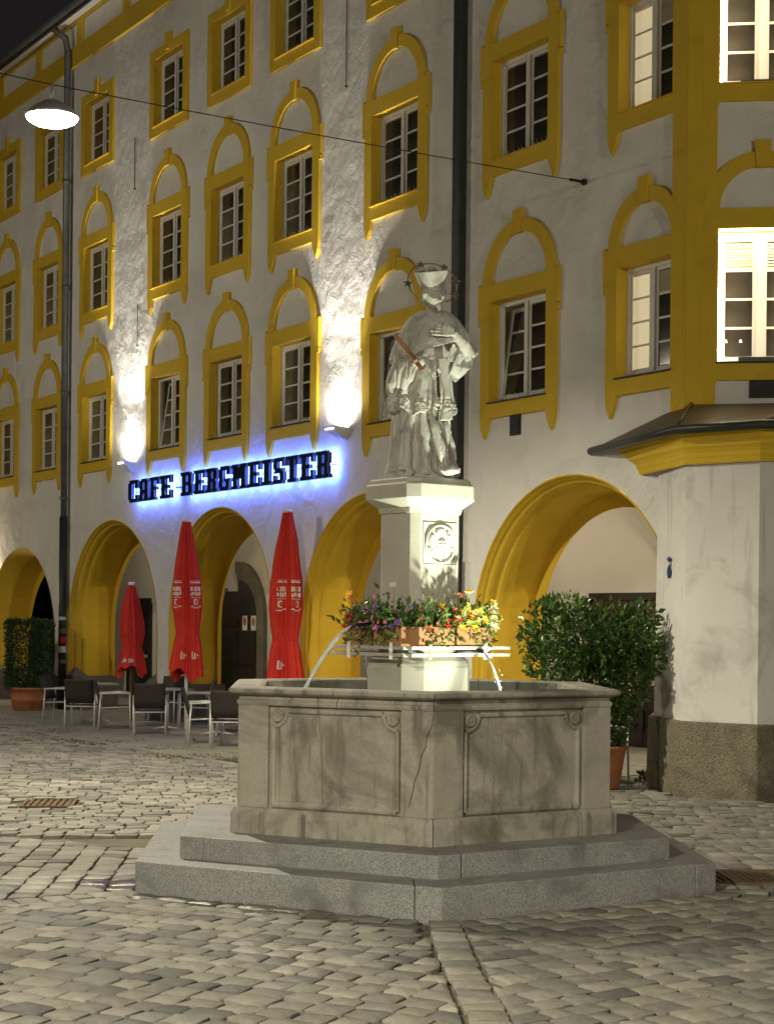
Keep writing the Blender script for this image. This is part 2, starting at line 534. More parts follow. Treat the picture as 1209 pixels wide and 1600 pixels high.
def cobble_mesh(mb_v, mb_f, tones, poly, tone, fine):
    c = sum(poly, V2(0, 0)) / len(poly)
    pts = []
    for i in range(len(poly)):                      # corners rounded
        p, pn, pp = poly[i], poly[(i + 1) % len(poly)], poly[i - 1]
        pts.append(p + (pp - p) * 0.09 + (c - p) * 0.02)
        pts.append(p + (pn - p) * 0.09 + (c - p) * 0.02)
    if fine: pts = [p + V2(random.uniform(-0.005, 0.005), random.uniform(-0.005, 0.005)) for p in pts]
    n = len(pts)
    tilt = V2(random.uniform(-1, 1), random.uniform(-1, 1)) * 0.045
    z0 = random.uniform(-0.006, 0.004)
    def zz(p): return z0 + tilt.dot(p - c)
    base = len(mb_v)
    rim = 0.006
    for p in pts: mb_v.append((p.x, p.y, -0.05))
    for p in pts: mb_v.append((p.x, p.y, zz(p) - rim))
    for p in pts: mb_v.append((p.x, p.y, zz(p) - rim))        # top has its own rim: the side stays crisp
    if fine:
        for p in pts:
            q = p + (c - p) * 0.10
            mb_v.append((q.x, q.y, zz(q) + random.uniform(-0.003, 0.002)))
    mb_v.append((c.x, c.y, z0 + random.uniform(0.0, 0.004)))
    def band(r0, r1):
        for i in range(n):
            j = (i + 1) % n
            mb_f.append((base + r0 * n + i, base + r0 * n + j, base + r1 * n + j, base + r1 * n + i))
    band(0, 1)
    L = 3
    if fine: band(2, 3); L = 4
    top = base + (L - 1) * n
    for i in range(n):
        mb_f.append((top + i, top + (i + 1) % n, base + L * n))
    tones.extend([tone] * (L * n + 1))

def finish_cobbles(name, V, Fc, T):
    me = bpy.data.meshes.new(name)
    me.from_pydata(V, [], Fc)
    at_ = me.attributes.new('tone', 'FLOAT', 'POINT')
    at_.data.foreach_set('value', T)
    me.polygons.foreach_set('use_smooth', [True] * len(me.polygons))
    me.update()
    return link(name, me, M['cobble'], plaza)

def tone_at(p, t):
    # neighbouring stones vary; a few are near black
    t = 0.25 + 0.6 * t + 0.25 * noise.noise(Vector((p.x * 0.6, p.y * 0.6, 0)))
    if random.random() < 0.10: t *= 0.25
    return max(0, min(1, t))
cobbles = [(q, tone_at(q[0], t)) for q, t in cobbles]
def seen(c):
    p = c[0][0]
    return abs(p.x) < 0.226 * p.y and p.y > 8.55 and hexdist(p) > STEP_A
cobbles.sort(key=lambda c: c[0][0].y + (0 if seen(c) else 100))
for q, t in cobbles[:300]:
    V, Fc, T = [], [], []
    cobble_mesh(V, Fc, T, q, t, True)
    finish_cobbles('cobble', V, Fc, T)
V, Fc, T = [], [], []
for q, t in cobbles[300:]:
    cobble_mesh(V, Fc, T, q, t, q[0].y < 26)
tag(finish_cobbles('cobbles', V, Fc, T), kind='stuff')

# cast iron covers
def cover(name, c, hx, hy, mat, label, cat, rot=0.0, bars=9):
    o = empty(name, (c.x, c.y, 0), rot, label=label, cat=cat)
    f = MB()
    f.box(-hx, hx, -hy, -hy + 0.04, -0.04, 0.004).box(-hx, hx, hy - 0.04, hy, -0.04, 0.004)
    f.box(-hx, -hx + 0.04, -hy + 0.04, hy - 0.04, -0.04, 0.004).box(hx - 0.04, hx, -hy + 0.04, hy - 0.04, -0.04, 0.004)
    f.build('rim', mat, o)
    MB().box(-hx + 0.04, hx - 0.04, -hy + 0.04, hy - 0.04, -0.04, -0.02).build('plate', mat, o)
    n = bars
    w = (2 * hx - 0.08) / n
    b = MB()
    for i in range(n):
        x = -hx + 0.04 + (i + 0.5) * w
        b.box(x - w * 0.3, x + w * 0.3, -hy + 0.045, hy - 0.045, -0.02, 0.0)
    b.build('ribs', mat, o)
cover('drain_grate', grate_c, 0.5, 0.36, M['rust'], 'rusty ribbed drain grate in the cobbles beside the fountain step', 'drain grate', 0.05, 16)
cover('manhole_cover', cover_c, 0.28, 0.4, M['rust'], 'small brown manhole cover among the cobbles of the open square', 'manhole cover', 0.1, 7)

# terrace slabs in front of the arches and under them
terr = empty('terrace_paving', (QX, QY, 0), WALL_ROT, kind='structure')
SLAB = []
for k in range(5):
    m = MB()
    e = 0.006
    hx, hy = 0.6 - e, 0.4 - e
    j = [random.uniform(-0.004, 0.004) for _ in range(4)]
    m.prism([(-hx, -hy), (hx, -hy + j[0]), (hx + j[1], hy), (-hx, hy + j[2])], -0.05, 0.0, lambda a, b, c: Vector((a, b, c)))
    me = m.mesh('slab'); me.materials.append(M['slab']); SLAB.append(me)
v = TERR + 0.42
row = 0
while v < 4.2:
    s = -6.5 + (0.6 if row % 2 else 0)
    while s < 21.5:
        if s > 15 and v < 0.1: s += 1.2; continue
        o = bpy.data.objects.new('paving_slab', random.choice(SLAB))
        COL.objects.link(o); o.parent = terr
        o.location = (s, v, 0.008 + random.uniform(-0.003, 0.003))
        o.rotation_euler = (random.uniform(-0.004, 0.004), random.uniform(-0.004, 0.004), random.choice((0, math.pi)))
        s += 1.2
    v += 0.8
    row += 1
kb = MB()
s = -6.5
while s < 15.6:
    kb.box(s + 0.01, s + 0.99, TERR - 0.14, TERR + 0.005, -0.05, 0.012)
    s += 1.0
kb.build('kerb_stones', M['slab'], terr, bevel=0.008)
# moss along the terrace edge
ms = []
V, Fc = [], []
for i in range(5200):
    s = random.uniform(-4, 15)
    w = TERR + random.gauss(0.15, 0.35)
    if noise.noise(Vector((s * 0.9, w * 0.9, 5))) < 0.0: continue
    p = wall_world(s, w, 0.01)
    r = random.uniform(0.012, 0.04)
    a0 = random.uniform(0, 6.28)
    b0 = len(V)
    n = 6
    for k in range(n):
        a = a0 + k * 2 * math.pi / n
        rr = r * random.uniform(0.6, 1.2)
        V.append((p.x + rr * math.cos(a), p.y + rr * math.sin(a), 0.0))
    V.append((p.x, p.y, 0.008 + r * 0.25))
    for k in range(n): Fc.append((b0 + k, b0 + (k + 1) % n, b0 + n))
me = bpy.data.meshes.new('moss'); me.from_pydata(V, [], Fc)
M['moss'] = mottled('moss', (0.045, 0.06, 0.015), (0.08, 0.095, 0.03), 15, 0.95, 90, 0.6, 0.006)
tag(link('moss', me, M['moss'], None, True), 'patchy green moss along the terrace edge', 'moss', kind='stuff')

# ------------------------------------------------------------------ fountain
fount = empty('stone_fountain', (FC.x, FC.y, 0), 0,
              label='hexagonal stone fountain basin on two granite steps with carved panels', cat='fountain')

def step_ring(name, a_out, a_in, z0, z1, wrap, mat, after=False):
    """six long stones; each turns one corner, so the joints lie off the corners"""
    for k in range(6):
        def P(t_k, d, a):      # point d metres along side t_k from its first corner at radius a
            p, q = hexv(t_k % 6, a), hexv((t_k + 1) % 6, a)
            return p + (q - p).normalized() * d
        lo, li = a_out, a_in
        e = 0.0025
        if after:
            poly = [P(k, wrap + e, lo), hexv((k + 1) % 6, lo), P(k + 1, wrap - e, lo), P(k + 1, wrap * 0.9 - e, li), hexv((k + 1) % 6, li), P(k, wrap * 0.9 + e, li)]
        else:
            poly = [P(k - 1, lo - wrap + e, lo), hexv(k, lo), P(k, lo - wrap - e, lo), P(k, li - wrap * 0.9 - e, li), hexv(k, li), P(k - 1, li - wrap * 0.9 + e, li)]
        m = MB()
        m.prism([(p.x, p.y) for p in poly], z0, z1, lambda a, b, c: Vector((a, b, c)))
        m.build(name, mat, fount, bevel=0.012, ws=True)
step_ring('lower_step_stone', 2.48, 1.98, -0.04, 0.222, 0.20, M['granite'])
step_ring('upper_step_stone', 2.12, 1.50, 0.20, 0.388, 0.20, M['granite'], after=True)

def side_piece(name, k, prof, mat, e=0.003, bevel=0.0, t0=0.0, t1=1.0):
    """closed profile of (a,z) swept along side k of the hexagon with mitred ends"""
    rings = []
    for t, sg in ((t0, 1), (t1, -1)):
        ring = []
        for a, z in prof:
            p, q = hexv(k, a, z), hexv((k + 1) % 6, a, z)
            d = (q - p)
            ring.append(p + d * t + d.normalized() * e * sg)
        rings.append(ring)
    m = MB()
    m.loft(rings, True, True, True, False)
    return m.build(name, mat, fount, bevel=bevel, ws=True)

for k in range(6):
    side_piece('plinth_block', k, [(1.40, 0.385), (1.70, 0.385), (1.70, 0.54), (1.665, 0.585), (1.40, 0.585)], M['stone'], bevel=0.008)
    # wall panel slab, set back
    side_piece('panel_slab', k, [(1.42, 0.58), (1.605, 0.58), (1.605, 1.36), (1.42, 1.36)], M['stone'], e=0.0)
    # frieze, cavetto and rim
    for t0, t1 in ((0, 0.52), (0.52, 1)):
        side_piece('rim_stone', k, [(1.42, 1.355), (1.648, 1.355), (1.655, 1.372), (1.655, 1.392), (1.638, 1.398), (1.632, 1.425),
                                    (1.65, 1.433), (1.70, 1.44), (1.722, 1.452), (1.728, 1.468), (1.718, 1.482), (1.69, 1.49),
                                    (1.46, 1.492), (1.425, 1.48), (1.42, 1.40)], M['stone'], e=0.0025, bevel=0.003, t0=t0, t1=t1)
    # frame around the panel and pilasters, in the side's own frame
    pa, pb = hexv(k, 1.605), hexv((k + 1) % 6, 1.605)
    ux = (pb - pa).normalized(); L = (pb - pa).length
    nx = Vector((ux.y, -ux.x, 0))
    mid = (pa + pb) / 2
    if nx.dot(mid - FC) < 0: nx = -nx
    def fp(u, z, w): return pa + ux * u + nx * w + Vector((0, 0, z))
    pw = 0.245
    d = 0.032
    for side in (0, 1):
        m = MB()
        if side == 0: pl = [(0.0 - d * 0.577, d), (pw, d), (pw, -0.02), (0.0, -0.02)]
        else: pl = [(L - pw, d), (L + d * 0.577, d), (L, -0.02), (L - pw, -0.02)]
        m.prism(pl, 0.583, 1.357, lambda a, b, c: fp(a, c, b))
        m.build('pilaster', M['stone'], fount, bevel=0.006, ws=True)
    fr = MB()
    u0, u1, z0, z1 = pw + 0.035, L - pw - 0.035, 0.615, 1.318
    def bar(p, q, wd, pr):
        # moulded bar: half round in section
        p, q = Vector(p), Vector(q)
        dd = (q - p).normalized(); nn = Vector((-dd.y, dd.x))
        rings = []
        for c in (p, q):
            rings.append([fp(c.x + nn.x * wd * math.cos(a), c.y + nn.y * wd * math.cos(a), pr * math.sin(a)) for a in [math.pi * i / 6 for i in range(7)]])
        fr.loft(rings, False, False, False, True)
    b = 0.022
    nk = 0.12
    bar((u0, z0), (u1, z0), 0.03, 0.02)
    bar((u0 + nk, z1), (u1 - nk, z1), b, 0.022)
    bar((u0, z0), (u0, z1 - nk), b, 0.022)
    bar((u1, z0), (u1, z1 - nk), b, 0.022)
    for us, sg in ((u0, 1), (u1, -1)):
        pts = [(us + sg * nk * math.sin(t), z1 - nk * math.cos(t)) for t in [math.pi / 2 * i / 5 for i in range(6)]]
        for p, q in zip(pts[:-1], pts[1:]): bar(p, q, b * 0.8, 0.02)
        cx, cz = us + sg * 0.04, z1 - 0.04
        fr.loft([[fp(cx + r * math.cos(a), cz + r * math.sin(a), w) for a in [2 * math.pi * i / 14 for i in range(14)]]
                 for r, w in ((0.05, 0.0), (0.046, 0.022), (0.034, 0.03), (0.024, 0.02), (0.012, 0.024), (0.001, 0.03))], True, False, False, True)
    fr.build('panel_frame', M['stone'], fount, ws=True)
# water
wat = MB()
wat.add([hexv(k, 1.44, 1.405) for k in range(6)], [(0, 1, 2, 3, 4, 5)])
wat.build('water', M['water'], fount, ws=True)

# ---- pedestal (a square pier with chamfered corners)
ped = empty('statue_pedestal', (FC.x, FC.y, 1.2), 0, label='octagonal stone pedestal with carved rose rising from the fountain basin', cat='pedestal')
TH = R(37.3)
def oct_ring(half, ch, z):
    pts = []
    h, c = half, ch
    for x, y in ((h - c, -h), (h, -h + c), (h, h - c), (h - c, h), (-h + c, h), (-h, h - c), (-h, -h + c), (-h + c, -h)):
        # right face normal points TH to the right of the camera
        ca, sa = math.cos(TH), math.sin(TH)
        pts.append(Vector((FC.x + x * ca - y * sa, FC.y + x * sa + y * ca, z)))
    return pts
def oct_loft(name, prof, mat=M['pedestal'], bevel=0.006):
    m = MB()
    m.loft([oct_ring(h, c, z) for h, c, z in prof], True, True, True, False)
    return m.build(name, mat, ped, bevel=bevel, ws=True)
oct_loft('base_block', [(0.35, 0.13, 1.2), (0.352, 0.13, 1.63), (0.345, 0.127, 1.645), (0.35, 0.13, 1.66), (0.335, 0.122, 1.685), (0.275, 0.085, 1.742)])
oct_loft('shaft', [(0.256, 0.063, 1.742), (0.252, 0.062, 2.86)])
oct_loft('capital', [(0.262, 0.064, 2.86), (0.272, 0.066, 2.895), (0.272, 0.066, 2.905), (0.34, 0.082, 2.965), (0.352, 0.085, 2.975), (0.352, 0.085, 3.085), (0.335, 0.08, 3.10)])
oct_loft('top_slab', [(0.325, 0.078, 3.10), (0.325, 0.078, 3.128), (0.31, 0.075, 3.14)])

# carved rose on the lit face
rx, ry = Vector((math.cos(TH), math.sin(TH), 0)), Vector((-math.sin(TH), math.cos(TH), 0))
# face whose outward normal is (sin TH, -cos TH)
fn = Vector((math.sin(TH), -math.cos(TH), 0))
fu = Vector((math.cos(TH), math.sin(TH), 0))
fc = Vector((FC.x, FC.y, 2.615)) + fn * 0.2535
def rp(u, z, w): return fc + fu * u + Vector((0, 0, z)) + fn * w
rose = MB()
def disc(prof, n, cx=0, cz=0, fr=None):
    rose.loft([[rp(cx + r * (fr(a) if fr else 1) * math.cos(a), cz + r * (fr(a) if fr else 1) * math.sin(a), w)
                for a in [2 * math.pi * i / n for i in range(n)]] for r, w in prof], True, False, True, True)
disc([(0.158, 0.0), (0.158, 0.022), (0.150, 0.028), (0.142, 0.022), (0.138, 0.004), (0.13, 0.002)], 48)
for k in range(5):
    a0 = R(90) + k * R(72)
    cx, cz = 0.082 * math.cos(a0), 0.082 * math.sin(a0)
    rings = []
    for r, w in ((0.052, 0.002), (0.050, 0.022), (0.042, 0.030), (0.026, 0.020), (0.002, 0.016)):
        ring = []
        for i in range(20):
            a = 2 * math.pi * i / 20
            ur, ut = r * 0.95 * math.cos(a), r * 1.02 * math.sin(a)
            if math.cos(a) > 0.8: ur *= 0.85
            ring.append(rp(cx + ur * math.cos(a0) - ut * math.sin(a0), cz + ur * math.sin(a0) + ut * math.cos(a0), w))
        rings.append(ring)
    rose.loft(rings, True, False, True, True)
    a1 = a0 + R(36)
    rose.loft([[rp(r * math.cos(a1) + q * math.sin(a1), r * math.sin(a1) - q * math.cos(a1), w) for r, q, w in ((0.06, -0.01, 0.012), (0.06, 0.01, 0.012), (0.125, 0.016, 0.012), (0.138, 0.0, 0.02), (0.125, -0.016, 0.012))],
               [rp(0.095 * math.cos(a1), 0.095 * math.sin(a1), 0.03)] * 5], True, False, False, False)
disc([(0.046, 0.012), (0.046, 0.03), (0.036, 0.036), (0.03, 0.028)], 20)
for k in range(5):
    a0 = R(54) + k * R(72)
    disc([(0.015, 0.028), (0.013, 0.04), (0.004, 0.044)], 10, 0.026 * math.cos(a0), 0.026 * math.sin(a0))
disc([(0.014, 0.028), (0.012, 0.044), (0.003, 0.048)], 10)
rose.build('carved_rose', M['pedestal'], ped, ws=True)
sq = MB()
for (u0, u1, z0, z1) in ((-0.172, 0.172, 0.162, 0.172), (-0.172, 0.172, -0.172, -0.162), (-0.172, -0.162, -0.162, 0.162), (0.162, 0.172, -0.162, 0.162)):
    sq.prism([(u0, z0), (u1, z0), (u1, z1), (u0, z1)], -0.003, 0.008, lambda a, b, c: rp(a, b, c))
sq.build('rose_border', M['pedestal'], ped, ws=True)
# little enamel plate on the dim face
fn2 = Vector((-math.cos(TH), -math.sin(TH), 0)); fu2 = Vector((math.sin(TH), -math.cos(TH), 0))
pc = Vector((FC.x, FC.y, 2.29)) + fn2 * 0.2545 - fu2 * 0.02
pm = MB()
pm.prism([(-0.04, -0.018), (0.04, -0.018), (0.04, 0.018), (-0.04, 0.018)], 0.0, 0.006, lambda a, b, c: pc + fu2 * a + Vector((0, 0, b)) + fn2 * c)
pm.build('number_plate', M['white'], ped, ws=True)

# crack down the front-left pilaster
kk = 5
pa, pb = hexv(kk, 1.605), hexv(0, 1.605)
ux = (pb - pa).normalized(); nx = Vector((ux.y, -ux.x, 0))
if nx.dot((pa + pb) / 2 - FC) < 0: nx = -nx
def crack_pt(x, y):
    u, v = uv(x, y)
    dr_ = Vector((u / FPX, 1.0, -v / FPX)); o_ = Vector((0, 0, EYE))
    t = (pa + nx * 0.032 - o_).dot(nx) / dr_.dot(nx)
    return o_ + dr_ * t
m = MB()
cp = [(678, 1118), (675, 1135), (668, 1150), (666, 1166), (659, 1180), (656, 1200), (648, 1222), (645, 1240), (638, 1262)]
m.tube([crack_pt(*p) for p in cp], [0.0015, 0.003, 0.004, 0.003, 0.0045, 0.004, 0.003, 0.004, 0.002], 5)
M['crack'] = mottled('crack_dirt', (0.03, 0.028, 0.022), (0.05, 0.045, 0.035), 20, 0.95, 40, 0.2, 0.002)
m.build('crack', M['crack'], fount, ws=True)
# ------------------------------------------------------------------ the arcade house
house = empty('arcade_house', (QX, QY, 0), WALL_ROT,
              label='white plastered town house with ochre window surrounds and an arcade', cat='building')
# wall-local axes: x along the street (towards the square's right), y into the house, z up
S_END = 20.78
ARCH = [(-4.15, 0.25, 1.40, 3.62), (1.02, 5.62, 1.75, 4.04), (6.16, 10.34, 1.95, 4.06), (11.33, 15.66, 1.85, 4.03), (16.32, 20.70, 1.75, 3.97)]
def arch_pts(a, q=0.0, n=28):
    sL, sR, sp, top = a
    c, rx, rz = (sL + sR) / 2, (sR - sL) / 2 - q, top - sp - q
    return [(sL + q, 0.0)] + [(c - rx * math.cos(math.pi * i / n), sp + rz * math.sin(math.pi * i / n)) for i in range(n + 1)] + [(sR - q, 0.0)]

SILL = (5.31, 8.50, 11.68)
HCAS = (1.42, 1.42, 1.32)
windows = []           # (s centre, sill z, width, height, kind, state)
for s0, w in ((-2.98, 1.28), (-0.30, 1.28), (2.45, 1.30), (5.97, 1.30), (8.53, 1.30), (10.98, 1.32), (14.17, 1.32), (17.38, 1.30), (20.02, 1.03)):
    for r in range(3):
        z = SILL[r] - (0.22 if (r == 0 and s0 > 13) else 0.0)
        if s0 > 19 and r == 0: z = 5.12
        windows.append((s0, z, w, HCAS[r], 'rect' if r == 2 else 'arch', r))
outer = [Vector((-7.0, 0, 0))]
for a in ARCH:
    outer += [Vector((p[0], p[1], 0)) for p in arch_pts(a)]
outer += [Vector((S_END, 0, 0)), Vector((S_END, 15.25, 0)), Vector((-7.0, 15.25, 0))]
loops = [outer]
for s0, z, w, h, kind, r in windows:
    loops.append([Vector((s0 - w / 2, z, 0)), Vector((s0 + w / 2, z, 0)), Vector((s0 + w / 2, z + h, 0)), Vector((s0 - w / 2, z + h, 0))])
tri = tessellate_polygon(loops)
flat = [p for l in loops for p in l]
wm = MB()
wm.add([(p.x, 0, p.y) for p in flat], [tuple(t) for t in tri])
wo = wm.build('wall', M['plaster'], house, fix=False)
# subdivide is not needed: relief is in the plaster's own bump; make normals face the square
for p in wo.data.polygons:
    pass
bm = bmesh.new(); bm.from_mesh(wo.data)
for f in bm.faces:
    if f.normal.y > 0: f.normal_flip()
bm.to_mesh(wo.data); bm.free()
# thickness behind the wall, roof body
MB().box(-7, S_END - 0.02, 4.6, 9.0, 0.0, 15.2).build('rear_block', M['plaster'], house)
rb = MB()
rb.prism([(-0.62, 14.86), (4.5, 18.6), (9.6, 14.9), (9.6, 14.7), (4.5, 18.4), (-0.62, 14.66)], -7.0, 21.3, lambda a, b, c: Vector((c, a, b)))
M['tiles'] = mottled('dark_roof_tiles', (0.05, 0.03, 0.025), (0.08, 0.05, 0.04), 6, 0.9, 12, 0.5, 0.03)
rb.build('roof', M['tiles'], house)
sf = MB()
sf.prism([(0.0, 15.2), (-0.58, 14.80), (-0.58, 14.74), (0.0, 15.02)], -7.0, 21.2, lambda a, b, c: Vector((c, a, b)))
sf.build('eave_soffit', M['arcade'], house)
gt = MB()
gt.loft([[(s, -0.66 + 0.085 * math.cos(t), 14.80 + 0.085 * math.sin(t)) for t in [math.pi + math.pi * i / 8 for i in range(9)]] for s in (-7.0, 21.2)], False, False, False, True)
gt.build('gutter', M['grey_pipe'], house)
# ochre frieze under the eaves: lower band, uprights, upper band
MB().box(-7, S_END - 0.01, -0.05, 0.01, 13.98, 14.42).build('frieze_band', M['ochre'], house, bevel=0.01)
MB().box(-7, S_END - 0.01, -0.045, 0.01, 14.92, 15.0).build('frieze_band', M['ochre'], house)
for i in range(12):
    s = -5.9 + i * 2.45
    if s > 20.4: continue
    MB().box(s - 0.16, s + 0.16, -0.047, 0.01, 14.423, 14.918).build('frieze_upright', M['ochre'], house)

# arches: splayed ochre reveals with mouldings
for ai, a in enumerate(ARCH):
    prof = [(0.0, -0.012), (0.02, -0.012), (0.035, 0.03), (0.055, 0.06), (0.06, 0.10), (0.10, 0.13), (0.115, 0.17), (0.12, 0.25), (0.155, 0.28), (0.17, 0.33), (0.175, 0.55)]
    if ai == 0: prof = [(0.0, -0.008), (0.17, 0.42), (0.175, 0.55)]
    rings = [[Vector((p[0], d, p[1])) for p in arch_pts(a, q)] for q, d in prof]
    m = MB()
    m.loft(rings, False, False, False, False)
    o = m.build('arch_moulding', M['ochre'], house)
    rings = [[Vector((p[0], d, p[1])) for p in arch_pts(a, q)] for q, d in ((0.175, 0.55), (0.18, 0.92), (0.40, 0.92))]
    m = MB(); m.loft(rings, False, False, False, False)
    m.build('arch_soffit', M['ochre'], house)
    # grey plinth blocks at the foot of each jamb, with a sloping top
    for sx, sg in ((a[0], 1), (a[1], -1)):
        m = MB()
        x0, x1 = sorted((sx - sg * 0.02, sx + sg * 0.42))
        m.box(x0, x1, -0.06, 1.0, 0.0, 0.74)
        xm = (x0 + x1) / 2
        m.add([(x0, -0.06, 0.74), (x1, -0.06, 0.74), (x1, 0.30, 0.74), (x0, 0.30, 0.74), (xm, 0.10, 0.94)],
              [(0, 1, 4), (1, 2, 4), (2, 3, 4), (3, 0, 4)])
        m.build('plinth', M['plinth'], house)
edges = [-7.0] + [e for a in ARCH for e in (a[0], a[1])] + [S_END]
for i in range(0, len(edges), 2):
    if edges[i + 1] - edges[i] > 0.1:
        MB().box(edges[i] + 0.022, edges[i + 1] - 0.022, -0.05, 0.0, 0.0, 0.72).build('plinth', M['plinth'], house)
# arcade: back wall, ceiling, cross walls
BK = 4.2
MB().box(-7, 24.0, BK, BK + 0.2, 0, 4.6).build('arcade_wall', M['arcade'], house)
MB().box(-7, 21.5, 0.93, BK, 4.25, 4.4).build('arcade_ceiling', M['arcade'], house)
for s in (0.64, 5.89, 10.83, 15.99):
    # transverse vault ribs over each pier, round-headed
    m = MB()
    n = 20
    pts = [(0.93, 4.25)] + [(0.93 + (BK - 0.93) * i / n, 3.1 + 1.1 * math.sin(math.pi * i / n)) for i in range(n + 1)] + [(BK, 4.25)]
    for i in range(len(pts) - 1):
        pass
    vs = []
    fs = []
    for i in range(n + 1):
        y = 0.93 + (BK - 0.93) * i / n
        z = 2.6 + 1.55 * math.sin(math.pi * i / n) ** 0.7
        for sx in (s - 0.3, s + 0.3):
            vs += [(sx, y, z), (sx, y, 4.25)]
    for i in range(n):
        b0, b1 = i * 4, (i + 1) * 4
        fs += [(b0, b0 + 1, b1 + 1, b1), (b0 + 2, b1 + 2, b1 + 3, b0 + 3), (b0, b1, b1 + 2, b0 + 2)]
    m.add(vs, fs)
    m.build('vault_rib', M['arcade'], house)

# ---- windows
def ring_sector(mb, c, z, ri, ro, y0, y1, n=20, a0=0.0, a1=math.pi):
    P = lambda r, t, y: Vector((c + r * math.cos(t), y, z + r * math.sin(t)))
    rings = []
    for i in range(n + 1):
        t = a0 + (a1 - a0) * i / n
        rings.append([P(ri, t, y1), P(ri, t, y0), P(ro, t, y0), P(ro, t, y1)])
    mb.loft(rings, True, True, True, False)

pane_cache = {}
def pane_mesh(w, h, mat):
    key = (round(w, 3), round(h, 3), mat.name)
    if key not in pane_cache:
        m = MB()
        if mat is M['blind']:
            n = 9
            for i in range(n):
                z = -h / 2 + (i + 0.5) * h / n
                m.prism([(-0.012, z - h / n * 0.42), (0.004, z - h / n * 0.30), (0.012, z + h / n * 0.42), (-0.002, z + h / n * 0.34)], -w / 2, w / 2, lambda a, b, c: Vector((c, a, b)))
        else:
            m.box(-w / 2, w / 2, -0.004, 0.004, -h / 2, h / 2)
        me = m.mesh('pane'); me.materials.append(mat)
        pane_cache[key] = me
    return pane_cache[key]

def casement(parent, w, h, depth, panes, tilt=False, rows_=4, fw=0.045):
    """white two-leaf casement standing 'depth' inside the opening, origin at the sill centre"""
    fr = MB()
    y0, y1 = depth, depth + 0.07
    fr.box(-w / 2, w / 2, y0, y1, 0, 0.06).box(-w / 2, w / 2, y0, y1, h - 0.06, h)
    fr.box(-w / 2, -w / 2 + 0.055, y0, y1, 0.06, h - 0.06).box(w / 2 - 0.055, w / 2, y0, y1, 0.06, h - 0.06)
    fr.box(-0.04, 0.04, y0 - 0.012, y1, 0.06, h - 0.06)
    fo = fr.build('casement_frame', M['white'], parent, bevel=0.006)
    lw = w / 2 - 0.055 - 0.04
    z0, z1 = 0.06, h - 0.06
    for sg in (-1, 1):
        cx = sg * (0.04 + lw / 2)
        lf = MB()
        T = Matrix.Identity(4)
        if tilt and sg < 0:
            T = Matrix.Translation((0, depth + 0.02, z0)) @ Matrix.Rotation(R(-8), 4, 'X') @ Matrix.Translation((0, -depth - 0.02, -z0))
        ya, yb = depth + 0.015, depth + 0.055
        lf.box(cx - lw / 2 + 0.003, cx + lw / 2 - 0.003, ya, yb, z0 + 0.003, z0 + fw, T)
        lf.box(cx - lw / 2 + 0.003, cx + lw / 2 - 0.003, ya, yb, z1 - fw, z1 - 0.003, T)
        lf.box(cx - lw / 2 + 0.003, cx - lw / 2 + fw, ya, yb, z0 + fw, z1 - fw, T)
        lf.box(cx + lw / 2 - fw, cx + lw / 2 - 0.003, ya, yb, z0 + fw, z1 - fw, T)
        ph = (z1 - z0 - 2 * fw) / rows_
        for r in range(1, rows_):
            zz = z0 + fw + r * ph
            lf.box(cx - lw / 2 + fw, cx + lw / 2 - fw, ya + 0.005, yb - 0.005, zz - 0.014, zz + 0.014, T)
        lf.build('window_leaf', M['white'], parent)
        for r in range(rows_):
            pw, phh = lw - 2 * fw, ph - 0.026
            mt = panes(sg, r)
            o = bpy.data.objects.new('pane', pane_mesh(pw, phh, mt))
            COL.objects.link(o); o.parent = parent
            p = T @ Vector((cx, depth + 0.035, z0 + fw + (r + 0.5) * ph))
            o.location = p
            if tilt and sg < 0: o.rotation_euler = (R(-8), 0, 0)

